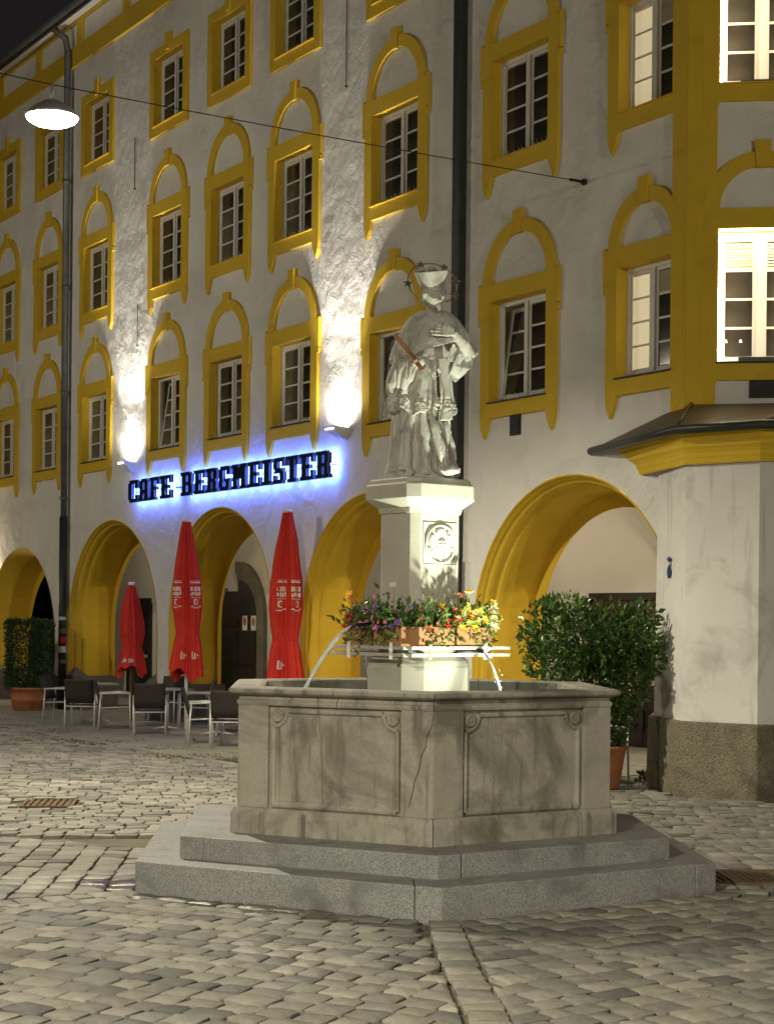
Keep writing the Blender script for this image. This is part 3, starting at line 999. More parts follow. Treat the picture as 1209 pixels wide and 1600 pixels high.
def surround(w, h, kind, feet=True):
    """ochre surround as one mesh, origin at the sill centre on the wall plane"""
    m = MB()
    bw, pr = 0.215, 0.055
    hw = w / 2
    top = h + 0.25
    # reveal
    d = 0.24
    m.add([(-hw, 0.01, 0), (hw, 0.01, 0), (hw, 0.01, h), (-hw, 0.01, h), (-hw, d, 0), (hw, d, 0), (hw, d, h), (-hw, d, h)],
          [(0, 4, 5, 1), (1, 5, 6, 2), (2, 6, 7, 3), (3, 7, 4, 0)])
    if kind == 'arch':
        m.box(-hw - bw, -hw, -pr, 0.01, -0.215, top)
        m.box(hw, hw + bw, -pr, 0.01, -0.215, top)
        m.box(-hw, hw, -pr, 0.01, h, top)
        m.box(-hw, hw, -pr, 0.01, -0.215, 0.0)
        # imposts
        for sg in (-1, 1):
            xa, xb = sorted((sg * (hw + bw), sg * (hw + bw + 0.055)))
            m.box(xa, xb, -pr - 0.004, 0.01, top - 0.46, top + 0.03)
            m.box(xa, xb, -pr - 0.004, 0.01, top - 0.56, top - 0.48)
            # hanging points below the sill
            x0, x1 = sorted((sg * hw, sg * (hw + bw)))
            xo = sg * (hw + bw)
            m.prism([(x0, -0.215), (x1, -0.215), (x1 - (0.02 if sg > 0 else 0.05), -0.36), ((x0 + x1) / 2 + 0.02 * sg, -0.50), (x0 + (0.02 if sg < 0 else 0.05), -0.36)],
                    -pr, 0.01, lambda a, b, c: Vector((a, c, b)))
        ring_sector(m, 0, top, hw - 0.01, hw + 0.175, -pr, 0.01)
        m.prism([(-0.075, top + hw - 0.03), (0.075, top + hw - 0.03), (0.10, top + hw + 0.30), (-0.10, top + hw + 0.30)], -pr - 0.025, 0.01, lambda a, b, c: Vector((a, c, b)))
    else:
        bw = 0.20
        m.box(-hw - bw, -hw, -pr, 0.01, -0.2, h + 0.2)
        m.box(hw, hw + bw, -pr, 0.01, -0.2, h + 0.2)
        m.box(-hw, hw, -pr, 0.01, h, h + 0.2)
        m.box(-hw, hw, -pr, 0.01, -0.2, 0.0)
        m.prism([(-0.07, h + 0.05), (0.07, h + 0.05), (0.10, h + 0.38), (-0.10, h + 0.38)], -pr - 0.03, 0.01, lambda a, b, c: Vector((a, c, b)))
    return m

sur_cache = {}
def add_window(s0, z, w, h, kind, r, parent=house, M4=None, depth=0.115, panes=None, tilt=False, rows_=4, fw=0.045):
    key = (round(w, 2), round(h, 2), kind)
    if key not in sur_cache:
        o = surround(w, h, kind).build('window', M['ochre'], parent)
        sur_cache[key] = o.data
    else:
        o = bpy.data.objects.new('window', sur_cache[key]); COL.objects.link(o); o.parent = parent
    if M4 is None: o.location = (s0, 0, z)
    else:
        o.matrix_parent_inverse = (Matrix.Translation(parent.location) @ parent.rotation_euler.to_matrix().to_4x4()).inverted()
        o.matrix_basis = M4
    if panes is None:
        panes = lambda sg, rr: M['glass']
    casement(o, w, h, depth, panes, tilt, rows_, fw)
    # sill plate and bird spikes
    MB().box(-w / 2 - 0.02, w / 2 + 0.02, -0.085, depth, -0.012, 0.006).build('sill', M['iron'] if r == 0 else M['ochre'], o)
    if r < 2 and w > 1.2 and kind == 'arch':
        sp = MB()
        for i in range(14):
            x = -w / 2 + 0.05 + i * (w - 0.1) / 13
            sp.tube([(x, 0.05, 0.0), (x + random.uniform(-0.03, 0.03), 0.03 + random.uniform(-0.03, 0.03), 0.10)], 0.004, 4, False)
        tag(sp.build('bird_spikes', M['white'], o), kind='stuff')
    return o

for s0, z, w, h, kind, r in windows:
    tilt = (r == 0 and (abs(s0 - 5.97) < 0.1 or abs(s0 - 14.17) < 0.1 or abs(s0 - 17.38) < 0.1))
    pn = None
    if s0 > 19.5:
        pn = (lambda sg, rr: M['lit_pane'] if sg < 0 else (M['glass'] if rr < 3 else M['blind'])) if r < 2 else (lambda sg, rr: M['glass'])
    elif (r == 0 and abs(s0 - 10.98) < 0.1) or (r == 0 and abs(s0 - 2.45) < 0.1):
        pn = lambda sg, rr: M['glass_curtain'] if (sg < 0) else M['glass']
    elif random.random() < 0.4:
        pn = (lambda k: lambda sg, rr: M['glass_curtain'] if (sg * k > 0 and rr < 3) else M['glass'])(random.choice((-1, 1)))
    add_window(s0, z, w, h, kind, r, panes=pn, tilt=tilt)

# ---- downpipes (parts of the house)
def downpipe(s, z0, z1, mat, rad=0.075):
    m = MB()
    m.tube([(s, -0.14, z0), (s, -0.14, z1 - 0.45), (s, -0.2, z1 - 0.2), (s, -0.55, z1)], rad, 12)
    for z in [z0 + 0.4 + 2.3 * i for i in range(int((z1 - z0) / 2.3))]:
        m.lathe([(rad + 0.012, -0.04), (rad + 0.012, 0.04)], 12, (s, -0.14, z))
    o = m.build('downpipe', mat, house)
    return o
s_l, _ = on_wall(103, 500, -0.14)
s_r, _ = on_wall(714, 400, -0.1)
downpipe(s_l, 4.2, 14.82, M['grey_pipe'])
m = MB(); m.tube([(s_l, -0.14, 0.0), (s_l, -0.14, 4.2)], 0.085, 12); m.build('downpipe', M['dark_pipe'], house)
m = MB()
m.box(s_r - 0.09, s_r + 0.09, -0.14, -0.001, 2.9, 15.0)
m.build('downpipe', M['dark_pipe'], house, bevel=0.02)
m = MB(); m.tube([(s_r + 0.12, -0.10, 0.0), (s_r + 0.12, -0.10, 2.9)], 0.05, 10); m.build('downpipe', M['iron'], house)
# stickers and boxes on the left pipe
for z, h, mt in ((1.0, 0.09, M['portal']), (1.24, 0.14, M['print']), (1.45, 0.12, M['red']), (1.66, 0.10, M['portal']), (1.95, 0.07, M['alu'])):
    st = MB(); st.lathe([(0.088, z), (0.088, z + h)], 12, (s_l, -0.14, 0), cap0=False, cap1=False)
    st.build('sticker', mt, house)
MB().box(s_l - 0.32, s_l - 0.18, -0.08, 0.0, 2.25, 2.6).build('meter_box', M['alu'], house, bevel=0.01)

# vents under the first-floor windows
def vent(c, wv, hv_, f):
    m = MB()
    m.prism([(-wv / 2, 0), (wv / 2, 0), (wv / 2, hv_), (-wv / 2, hv_)], -0.02, 0.01, lambda a, b, k: f(a, k, b))
    n = 9
    for i in range(n):
        z = 0.03 + i * (hv_ - 0.05) / n
        m.prism([(-wv / 2 + 0.02, z), (wv / 2 - 0.02, z), (wv / 2 - 0.02, z + 0.012), (-wv / 2 + 0.02, z + 0.012)], -0.035, -0.02, lambda a, b, k: f(a, k, b))
    return m
vs_, vz_ = on_wall(806, 680)
vent(None, 0.24, 0.30, lambda a, k, b: Vector((vs_ + a, k, vz_ + b))).build('vent_grille', M['iron'], house)

# ---- the bay corner on the right
dB = Vector((math.sin(R(83)), -math.cos(R(83)), 0))
nB = Vector((-dB.y, dB.x, 0)) * -1
if nB.y > 0: nB = -nB
Cw = wall_world(S_END, 0, 0)
LB = 1.76
def bp(t, w, z): return Cw + dB * t + nB * w + Vector((0, 0, z))
loops = [[Vector((0, 4.0, 0)), Vector((LB, 4.0, 0)), Vector((LB, 15.2, 0)), Vector((0, 15.2, 0))]]
bw_ = 1.03
bcen = 0.88
brow = [(5.17, 1.62), (8.55, 1.62), (11.7, 1.32)]
for z, h in brow:
    loops.append([Vector((bcen - bw_ / 2, z, 0)), Vector((bcen + bw_ / 2, z, 0)), Vector((bcen + bw_ / 2, z + h, 0)), Vector((bcen - bw_ / 2, z + h, 0))])
tri = tessellate_polygon(loops)
flat = [p for l in loops for p in l]
m = MB(); m.add([bp(p.x, 0, p.y) for p in flat], [tuple(t) for t in tri])
m.build('bay_wall', M['plaster'], house, ws=True)
dB2 = Vector((math.cos(R(38)), math.sin(R(38)), 0))
m = MB()
e0 = bp(LB, 0, 0)
m.add([e0 + Vector((0, 0, 4)), e0 + dB2 * 3 + Vector((0, 0, 4)), e0 + dB2 * 3 + Vector((0, 0, 15.2)), e0 + Vector((0, 0, 15.2))], [(0, 1, 2, 3)])
m.build('bay_wall', M['plaster'], house, ws=True)
# ochre corner pilasters, both sides of the edge
m = MB(); m.box(20.545, S_END + 0.02, -0.05, 0.01, 4.3, 13.95); m.build('corner_pilaster', M['ochre'], house)
m = MB(); m.prism([(-0.02, 0), (0.34, 0), (0.34, 1), (-0.02, 1)], 4.3, 13.95, lambda a, b, c: bp(a, -0.01 + b * 0.06, c)); m.build('corner_pilaster', M['ochre'], house, ws=True)
m = MB(); m.prism([(1.42, 0), (LB, 0), (LB, 1), (1.42, 1)], 4.3, 13.95, lambda a, b, c: bp(a, -0.01 + b * 0.06, c)); m.build('corner_pilaster', M['ochre'], house, ws=True)
rotB = math.atan2(dB.y, dB.x)
for i, (z, h) in enumerate(brow):
    M4 = Matrix.Translation(bp(bcen, 0, z)) @ Matrix.Rotation(rotB, 4, 'Z')
    pn = lambda sg, rr: (M['blind'] if rr == 3 else M['glass'])
    o = add_window(0, z, bw_, h, 'arch' if i < 2 else 'rect', i, parent=house, M4=M4, depth=0.20, fw=0.045, panes=pn if i == 0 else (lambda sg, rr: M['glass']))
    if i < 2:
        # LED strips tucked into the reveal (lit in the photograph), facing the casement
        hw = bw_ / 2
        ls = MB()
        ls.box(-hw + 0.004, -hw + 0.022, -0.035, -0.012, 0.02, h - 0.02)
        ls.box(hw - 0.022, hw - 0.004, -0.035, -0.012, 0.02, h - 0.02)
        ls.box(-hw + 0.03, hw - 0.03, -0.035, -0.012, h - 0.022, h - 0.004)
        ls.build('led_strip', M['led'], o)
        MB().box(-hw + 0.26, hw + 0.02, 0.10, 0.16, 0.012, 0.085).build('draught_roll', M['gutter'], o)
    if i == 0:
        for dx in (-0.40, -0.22):
            lm = MB().lathe([(0.05, 0.28), (0.035, 0.40)], 14, (dx, 0.275, 0), cap0=False)
            lm.build('lamp_shade', M['shade'], o)
            MB().lathe([(0.004, 0.08), (0.004, 0.29)], 6, (dx, 0.275, 0)).build('lamp_stem', M['white'], o)
vent(None, 0.30, 0.32, lambda a, k, b: bp(bcen + 0.02 + a, -k * 0.6 - 0.02 + 0.03, 4.74 + b)).build('vent_grille', M['iron'], house, ws=True)

# lower polygonal pier with pebbledash foot
P0, P1, P2, P3 = [Vector((x, y, 0)) for x, y in ((3.335, 21.36), (3.50, 20.30), (4.235, 19.73), (5.30, 19.85))]
PB = Vector((5.6, 24.0, 0)); PA = Vector((3.62, 22.6, 0))
def grow(pts, o):
    """offset an open chain outwards (towards the camera / left)"""
    out = []
    ns = []
    for a, b in zip(pts[:-1], pts[1:]):
        d = (b - a).normalized(); ns.append(Vector((d.y, -d.x, 0)))
    for i, p in enumerate(pts):
        if i == 0: n = ns[0]
        elif i == len(pts) - 1: n = ns[-1]
        else:
            n = ns[i - 1] + ns[i]; n = n / (1 + ns[i - 1].dot(ns[i]))
        out.append(p + n * o)
    return out
chain = [PA, P0, P1, P2, P3]
def pier(name, mat, off, z0, z1, off1=None, bevel=0.0):
    a = grow(chain, off); b = grow(chain, off if off1 is None else off1)
    m = MB()
    m.loft([[p + Vector((0, 0, z0)) for p in a] + [PB + Vector((0, 0, z0))], [p + Vector((0, 0, z1)) for p in b] + [PB + Vector((0, 0, z1))]], True, True, True, False)
    return m.build(name, mat, house, bevel=bevel, ws=True)
pier('bay_pier', M['pier'], 0.03, 0.8, 4.1, 0.0)
pier('bay_foot', M['pebble'], 0.115, -0.05, 0.86, 0.10, bevel=0.02)
# cornice: profile swept along the chain, its left end dying into the wall
T = [Vector((2.93, 22.10, 0)), Vector((3.40, 20.17, 0)), Vector((4.20, 19.52, 0)), Vector((5.35, 19.62, 0))]
K = [Vector((3.17, 21.70, 0)), Vector((3.475, 20.26, 0)), Vector((4.225, 19.68, 0)), Vector((5.30, 19.81, 0))]
prof = [(0.0, 3.86), (0.08, 3.88), (0.14, 3.93), (0.20, 3.945), (0.24, 3.99), (0.40, 4.035), (0.55, 4.06), (0.60, 4.10), (0.75, 4.13), (0.88, 4.15), (0.92, 4.19), (1.0, 4.20), (1.0, 4.255)]
rings = []
for t, z in prof:
    rings.append([k.lerp(tt, t) + Vector((0, 0, z)) for k, tt in zip(K, T)])
m = MB(); m.loft(rings, False, False, False, False)
m.add([r[0] for r in rings] + [wall_world(20.2, 0.02, 3.86), wall_world(20.2, 0.02, 4.25)], [tuple(range(len(rings))) + (len(rings) + 1, len(rings))])
m.build('bay_cornice', M['ochre'], house, ws=True)
# skirt roof
E = [wall_world(on_wall(924, 703)[0], -0.01, 4.27), Vector((3.33, 20.06, 4.27)), Vector((4.18, 19.40, 4.27)), Vector((5.5, 19.5, 4.27))]
tipz = on_wall(924, 703)[1]
E[0].z = max(4.2, min(4.35, tipz))
U = [wall_world(on_wall(1044, 662)[0], -0.055, 4.58), bp(0.06, 0.06, 4.66), bp(LB, 0.05, 4.68), bp(LB, 0.05, 4.68) + dB2 * 1.6]
m = MB()
m.loft([E, U], False, False, False, False)
m.loft([[p - Vector((0, 0, 0.03)) for p in E], [k + Vector((0, 0, 4.24)) for k in K]], False, False, False, False)
m.build('skirt_roof', M['copper'], house, ws=True)
sm_ = MB()
for a, b in zip(E[1:3], U[1:3]): sm_.tube([a + Vector((0, 0, 0.01)), b + Vector((0, 0, 0.015))], 0.018, 6)
sm_.build('roof_seam', M['copper'], house, ws=True)
m = MB()
m.tube([p + Vector((0, 0, -0.02)) for p in E], 0.055, 8)
m.build('skirt_gutter', M['gutter'], house, ws=True)

# ---- things on the arcade's back wall
def back(x, y, inw=BK): return on_wall(x, y, inw)
def back_box(name, x0, y0, x1, y1, mat, pr=0.04, inw=BK, z0=None):
    sa_, za = back(x0, y0, inw); sb_, zb = back(x1, y1, inw)
    if z0 is not None: zb = z0
    return MB().box(min(sa_, sb_), max(sa_, sb_), inw - pr, inw, min(za, zb), max(za, zb)).build(name, mat, house)
M['red_dim'] = mottled('red_shop_interior', (0.10, 0.012, 0.010), (0.16, 0.02, 0.016), 3, 0.3, 10, 0.05, 0.001)
def shop_door(x0, x1, ytop, leaves, panemat):
    s0, zt = back(x0, ytop); s1, _ = back(x1, ytop)
    fr = MB()
    fr.box(s0, s1, BK - 0.08, BK - 0.001, zt - 0.12, zt)
    n = leaves
    w = (s1 - s0) / n
    for i in range(n + 1):
        x = s0 + i * w
        fr.box(x - 0.06, x + 0.06, BK - 0.08, BK - 0.001, 0.0, zt - 0.12)
    d = fr.build('shop_door', M['door'], house, bevel=0.006)
    for i in range(n):
        for (za, zb) in ((0.25, 1.0), (1.08, zt - 0.14)):
            MB().box(s0 + i * w + 0.07, s0 + (i + 1) * w - 0.07, BK - 0.05, BK - 0.04, za, zb).build('pane', panemat, d)
        MB().box(s0 + i * w + 0.06, s0 + (i + 1) * w - 0.06, BK - 0.07, BK - 0.002, 0.0, 0.24).build('kick_board', M['door'], d)
shop_door(798, 851, 930, 2, M['red_dim'])
shop_door(925, 1052, 927, 3, M['glass'])
shop_door(205, 238, 935, 1, M['glass'])
# round-headed stone portal with a double door, under the second arch
ps0, pz = back(336, 1000); ps1, _ = back(418, 1000)
pc_ = (ps0 + ps1) / 2; pr_ = (ps1 - ps0) / 2
_, ptop = back(380, 878)
psp = ptop - pr_
def portal_ring(ri, ro, y0, y1):
    m = MB()
    ring_sector(m, pc_, psp, ri, ro, y0, y1, 24)
    m.box(pc_ - ro, pc_ - ri, y0, y1, 0.0, psp).box(pc_ + ri, pc_ + ro, y0, y1, 0.0, psp)
    return m
po = portal_ring(pr_ * 0.80, pr_, BK - 0.10, BK).build('portal', M['portal'], house)
portal_ring(pr_ * 0.68, pr_ * 0.80, BK - 0.05, BK - 0.001).build('portal_moulding', M['portal'], po)
n = 20
dpoly = [(pc_ - pr_ * 0.68, 0.0)] + [(pc_ - pr_ * 0.68 * math.cos(math.pi * i / n), psp + pr_ * 0.68 * math.sin(math.pi * i / n)) for i in range(n + 1)] + [(pc_ + pr_ * 0.68, 0.0)]
m = MB(); m.prism(dpoly, BK - 0.02, BK - 0.004, lambda a, b, c: Vector((a, c, b)))
dr = m.build('portal_door', M['door'], house)
for i in (-1, 1):
    for j, (za, zb) in enumerate(((0.15, 0.85), (0.95, 1.75), (1.85, psp))):
        x0, x1 = sorted((pc_ + i * 0.06, pc_ + i * pr_ * 0.62))
        MB().box(x0, x1, BK - 0.045, BK - 0.02, za, zb).build('door_panel', M['door'], dr, bevel=0.012)
sa_, za_ = back(383, 962); sb_, zb_ = back(393, 985)
for dx in (0.0, 0.42):
    pp = MB().box(sa_ + dx, sa_ + dx + 0.24, BK - 0.06, BK - 0.05, zb_, za_).build('notice', M['print'], dr)
    MB().lathe([(0.001, 0), (0.075, 0)], 16, (0, 0, 0), cap0=False, cap1=False)
    q = MB()
    q.loft([[Vector((sa_ + dx + 0.12 + r * math.cos(a), BK - 0.0605, (za_ + zb_) / 2 + 0.03 + r * 1.2 * math.sin(a))) for a in [2 * math.pi * i / 16 for i in range(16)]] for r in (0.08, 0.001)], True, False, False, False)
    q.build('notice_print', M['terracotta'], dr)

# thin plumb rods and hooks on the plaster
for x, y0, y1 in ((493, 478, 530), (218, 476, 540), (214, 215, 295), (545, 0, 135)):
    sx, za = on_wall(x, y0); _, zb = on_wall(x, y1)
    m = MB(); m.tube([(sx, -0.03, za), (sx, -0.03, zb)], 0.009, 5); m.ball((sx, -0.03, zb), 0.022, 6, 4)
    m.build('wall_rod', M['iron'], house)

# ---- sign: slab letters standing off the wall, lit blue from behind
GL = {
 'C': [(0.0, 0.12, 0.34, 0.88), (0.12, 0, 0.88, 0.17), (0.12, 0.83, 0.88, 1.0), (0.66, 0.62, 1.0, 0.95), (0.68, 0.05, 1.0, 0.32)],
 'A': [(0.10, 0.1, 0.42, 0.9), (0.58, 0.1, 0.92, 0.9), (0.0, 0, 0.46, 0.14), (0.54, 0, 1.0, 0.14), (0.22, 0.84, 0.80, 1.0), (0.3, 0.34, 0.7, 0.5)],
 'F': [(0.12, 0.1, 0.48, 0.92), (0.0, 0, 0.62, 0.14), (0.0, 0.84, 1.0, 1.0), (0.80, 0.66, 1.0, 0.86), (0.4, 0.44, 0.72, 0.58)],
 'E': [(0.12, 0.1, 0.48, 0.92), (0.0, 0, 1.0, 0.15), (0.0, 0.85, 1.0, 1.0), (0.80, 0.66, 1.0, 0.86), (0.80, 0.12, 1.0, 0.36), (0.4, 0.43, 0.74, 0.58)],
 'B': [(0.12, 0.1, 0.46, 0.92), (0.0, 0, 0.84, 0.15), (0.0, 0.85, 0.80, 1.0), (0.64, 0.56, 0.94, 0.92), (0.66, 0.08, 1.0, 0.48), (0.4, 0.44, 0.86, 0.58)],
 'R': [(0.12, 0.1, 0.46, 0.92), (0.0, 0, 0.54, 0.14), (0.0, 0.85, 0.80, 1.0), (0.62, 0.54, 0.94, 0.93), (0.4, 0.42, 0.84, 0.56), (0.60, 0.08, 0.90, 0.44), (0.58, 0, 1.0, 0.14)],
 'G': [(0.0, 0.12, 0.34, 0.88), (0.12, 0, 0.88, 0.17), (0.12, 0.83, 0.88, 1.0), (0.66, 0.64, 1.0, 0.95), (0.64, 0.08, 0.94, 0.46), (0.50, 0.36, 1.0, 0.50)],
 'M': [(0.08, 0.1, 0.36, 0.92), (0.64, 0.1, 0.92, 0.92), (0.0, 0, 0.42, 0.14), (0.58, 0, 1.0, 0.14), (0.0, 0.84, 0.44, 1.0), (0.56, 0.84, 1.0, 1.0), (0.36, 0.40, 0.64, 0.86)],
 'I': [(0.22, 0.1, 0.78, 0.92), (0.0, 0, 1.0, 0.15), (0.0, 0.85, 1.0, 1.0)],
 'S': [(0.0, 0.56, 0.38, 0.90), (0.60, 0.10, 1.0, 0.46), (0.08, 0.84, 1.0, 1.0), (0.0, 0, 0.9, 0.16), (0.12, 0.40, 0.88, 0.60), (0.0, 0.08, 0.2, 0.34), (0.80, 0.66, 1.0, 0.9)],
 'T': [(0.30, 0.1, 0.70, 0.92), (0.14, 0, 0.86, 0.14), (0.0, 0.84, 1.0, 1.0), (0.0, 0.64, 0.18, 0.86), (0.82, 0.64, 1.0, 0.86)],
}
sign = empty('cafe_sign', wall_world(8.3, -0.13, 4.3), WALL_ROT, label='sign of dark slab letters reading CAFE BERGMEISTER with blue backlight', cat='sign')
M['letter'] = mottled('sign_letter_enamel', (0.006, 0.012, 0.035), (0.012, 0.03, 0.075), 5, 0.25, 10, 0.1, 0.003, spec=0.7)
sgx = [('C', 75, 125), ('A', 126, 178), ('F', 181, 229), ('E', 232, 288), ('B', 335, 394), ('E', 400, 455), ('R', 461, 519), ('G', 525, 581), ('M', 588, 664),
       ('E', 670, 731), ('I', 738, 787), ('S', 795, 849), ('T', 857, 920), ('E', 927, 996), ('R', 1005, 1076)]
def sign_s(cx, cy): return on_wall(180 + cx / 3.18, 680 + cy / 3.18, -0.18)
ZL, HL = 4.305, 0.445
def rects_union(rects):
    """exact cell decomposition of a union of rectangles -> list of disjoint cells and the outline edges"""
    xs = sorted({v for r in rects for v in (r[0], r[2])}); ys = sorted({v for r in rects for v in (r[1], r[3])})
    cells = set()
    for i in range(len(xs) - 1):
        for j in range(len(ys) - 1):
            cx, cy = (xs[i] + xs[i + 1]) / 2, (ys[j] + ys[j + 1]) / 2
            if any(r[0] < cx < r[2] and r[1] < cy < r[3] for r in rects): cells.add((i, j))
    return xs, ys, cells
def glyph(ch, s0, s1, z0, h, y0, y1, grow_=0.0):
    xs, ys, cells = rects_union([(r[0] - grow_, r[1] - grow_, r[2] + grow_, r[3] + grow_) for r in GL[ch]])
    m = MB()
    idx = {}
    def V_(i, j, k):
        key = (i, j, k)
        if key not in idx:
            idx[key] = len(m.v); m.v.append((s0 + xs[i] * (s1 - s0), y0 if k == 0 else y1, z0 + ys[j] * h))
        return idx[key]
    def Fq(*q): m.f.append(q); m.smooth.append(False)
    for (i, j) in cells:
        Fq(V_(i, j, 0), V_(i + 1, j, 0), V_(i + 1, j + 1, 0), V_(i, j + 1, 0))
        Fq(V_(i, j, 1), V_(i, j + 1, 1), V_(i + 1, j + 1, 1), V_(i + 1, j, 1))
        if (i - 1, j) not in cells: Fq(V_(i, j, 0), V_(i, j + 1, 0), V_(i, j + 1, 1), V_(i, j, 1))
        if (i + 1, j) not in cells: Fq(V_(i + 1, j, 0), V_(i + 1, j, 1), V_(i + 1, j + 1, 1), V_(i + 1, j + 1, 0))
        if (i, j - 1) not in cells: Fq(V_(i, j, 0), V_(i, j, 1), V_(i + 1, j, 1), V_(i + 1, j, 0))
        if (i, j + 1) not in cells: Fq(V_(i, j + 1, 0), V_(i + 1, j + 1, 0), V_(i + 1, j + 1, 1), V_(i, j + 1, 1))
    return m
for ch, xa, xb in sgx:
    cy = 260 - (xa + xb) / 2 * 0.118
    s0, _ = sign_s(xa, cy); s1, _ = sign_s(xb, cy)
    # sign space: place relative to the sign empty
    off = to_wall(sign.location)
    m = glyph(ch, s0 - off.x, s1 - off.x - 0.015, ZL - off.z, HL, -0.085, -0.015)
    lo = m.build('letter', M['letter'], sign, bevel=0.006)
    g2 = glyph(ch, s0 - off.x + 0.012, s1 - off.x - 0.027, ZL - off.z + 0.012, HL - 0.024, -0.012, -0.004, -0.02)
    g2.build('led_backing', M['blue_led'], lo)
    for fx in (0.25, 0.75):
        st = MB()
        st.tube([(s0 - off.x + (s1 - s0) * fx, 0.0, ZL - off.z + HL * 0.5), (s0 - off.x + (s1 - s0) * fx, 0.135, ZL - off.z + HL * 0.5)], 0.008, 5)
        st.build('standoff', M['iron'], lo)
sa_, _ = sign_s(288, 226); sb_, _ = sign_s(336, 220)
off = to_wall(sign.location)
m = MB(); m.tube([(sa_ - off.x - 0.05, 0.05, 4.50 - off.z), (sb_ - off.x + 0.05, 0.05, 4.50 - off.z)], 0.014, 6)
m.build('cable', M['iron'], sign)

# ---- wall uplights
def uplight(x, y, label, power):
    s, z = on_wall(x, y, -0.15)
    o = empty('wall_uplight', wall_world(s, 0, z), WALL_ROT, label=label, cat='wall light', group='uplights on the facade')
    m = MB()
    # wedge-shaped housing: wide open top, narrow foot
    top = [(-0.17, 0.0, 0.0), (0.17, 0.0, 0.0), (0.17, -0.30, 0.02), (-0.17, -0.30, 0.02)]
    bot = [(0.02, 0.0, -0.20), (0.15, 0.0, -0.20), (0.15, -0.10, -0.19), (0.02, -0.10, -0.19)]
    m.loft([bot, top], True, True, False, False)
    m.build('housing', M['alu'], o)
    MB().box(-0.13, 0.13, -0.26, -0.05, -0.03, -0.015).build('lamp_glass', M['flood_glass'], o)
    # asymmetric fitting: a narrow throw up the wall plus a weak wide spill
    beams = [(62, 165, 0.6, 3.0, 0.0), (60, 70, 1.0, 6.0, 0.0)]
    beams += [(600, 26, 1.0, 3.0, a) for a in (-20, -10, 0, 10, 20)]
    for pw, cone, blend, tilt, fan in beams:
        l = bpy.data.lights.new('uplight_beam', 'SPOT')
        l.energy = pw * power; l.color = (1.0, 0.94, 0.82)
        l.spot_size = R(cone); l.spot_blend = blend; l.shadow_soft_size = 0.04
        lo = bpy.data.objects.new('uplight_beam', l); COL.objects.link(lo); lo.parent = o
        lo.location = (0.0, -0.28, 0.05)
        d = Vector((math.tan(R(fan)), math.tan(R(tilt)), 1.0))
        lo.rotation_euler = d.to_track_quat('-Z', 'Y').to_euler()
    return o
UP = 1.0
uplight(197, 722, 'wedge wall uplight left of the blue sign', UP)
uplight(524, 668, 'wedge wall uplight above the right end of the blue sign', UP * 0.9)
# wall lamp beside the far left arch
s_w, z_w = on_wall(-22, 905)
wl = empty('wall_lantern', wall_world(s_w, 0, z_w), WALL_ROT, label='lit lantern on the wall by the leftmost arch', cat='wall light')
MB().box(-0.08, 0.08, -0.05, 0.0, -0.12, 0.12).build('bracket', M['iron'], wl)
M['lantern'] = emit('lantern_glass', (1.0, 0.78, 0.45), 14.0)
MB().ball((0, -0.18, 0.0), (0.12, 0.12, 0.15), 14, 10).build('globe', M['lantern'], wl)
ll = bpy.data.lights.new('lantern_light', 'POINT'); ll.energy = 110; ll.color = (1.0, 0.80, 0.50); ll.shadow_soft_size = 0.12
lo = bpy.data.objects.new('lantern_light', ll); COL.objects.link(lo); lo.parent = wl; lo.location = (0, -0.42, 0)

# unseen ceiling lamps, added behind the arch heads to brighten the arcade
M['dim_globe'] = emit('arcade_fill_glass', (1.0, 0.84, 0.58), 4.0)
for s, which in ((-1.9, 'leftmost'), (3.3, 'second'), (8.2, 'middle'), (13.5, 'fourth'), (18.4, 'rightmost, widest-looking')):
    al = empty('arcade_fill_lamp', wall_world(s, 1.35, 4.25), WALL_ROT, label='small added ceiling lamp, unseen inside the %s arch of the arcade' % which, cat='ceiling lamp', group='added lamps under the arcade')
    m = MB(); m.lathe([(0.09, 0.0), (0.09, -0.02)], 16, (0, 0, 0)); m.build('rose', M['white'], al)
    m = MB(); m.lathe([(0.075, -0.02), (0.07, -0.06), (0.03, -0.085), (0.002, -0.09)], 16, (0, 0, 0), cap0=False); m.build('globe', M['dim_globe'], al)
    l = bpy.data.lights.new('arcade_fill_light', 'POINT'); l.energy = 85 if s > 11 else (16 if s > 7 else 42); l.color = (1.0, 0.86, 0.62); l.shadow_soft_size = 0.07
    lo = bpy.data.objects.new('arcade_fill_light', l); COL.objects.link(lo); lo.parent = al; lo.location = (0, 0, -0.18)

fnp = Vector((-(P1 - P0).normalized().y * -1, 0, 0))
d_ = (P1 - P0).normalized(); n_ = Vector((d_.y, -d_.x, 0))
if n_.x > 0: n_ = -n_
M['enamel_blue'] = mottled('blue_enamel', (0.03, 0.06, 0.22), (0.05, 0.09, 0.30), 10, 0.4, 20, 0.05, 0.001)
pm_ = P0.lerp(P1, 0.52) + n_ * 0.045
for k, (dz, w, h, mt) in enumerate(((0.0, 0.05, 0.075, M['enamel_blue']), (0.10, 0.035, 0.03, M['white']), (0.155, 0.05, 0.03, M['enamel_blue']))):
    m = MB()
    m.prism([(-w, 0), (0, -h), (w, 0), (0, h)], -0.02, 0.006, lambda a, b, q: pm_ + d_ * a + Vector((0, 0, 2.62 + dz + b)) + n_ * q)
    m.build('marker_plate', mt, house, ws=True)
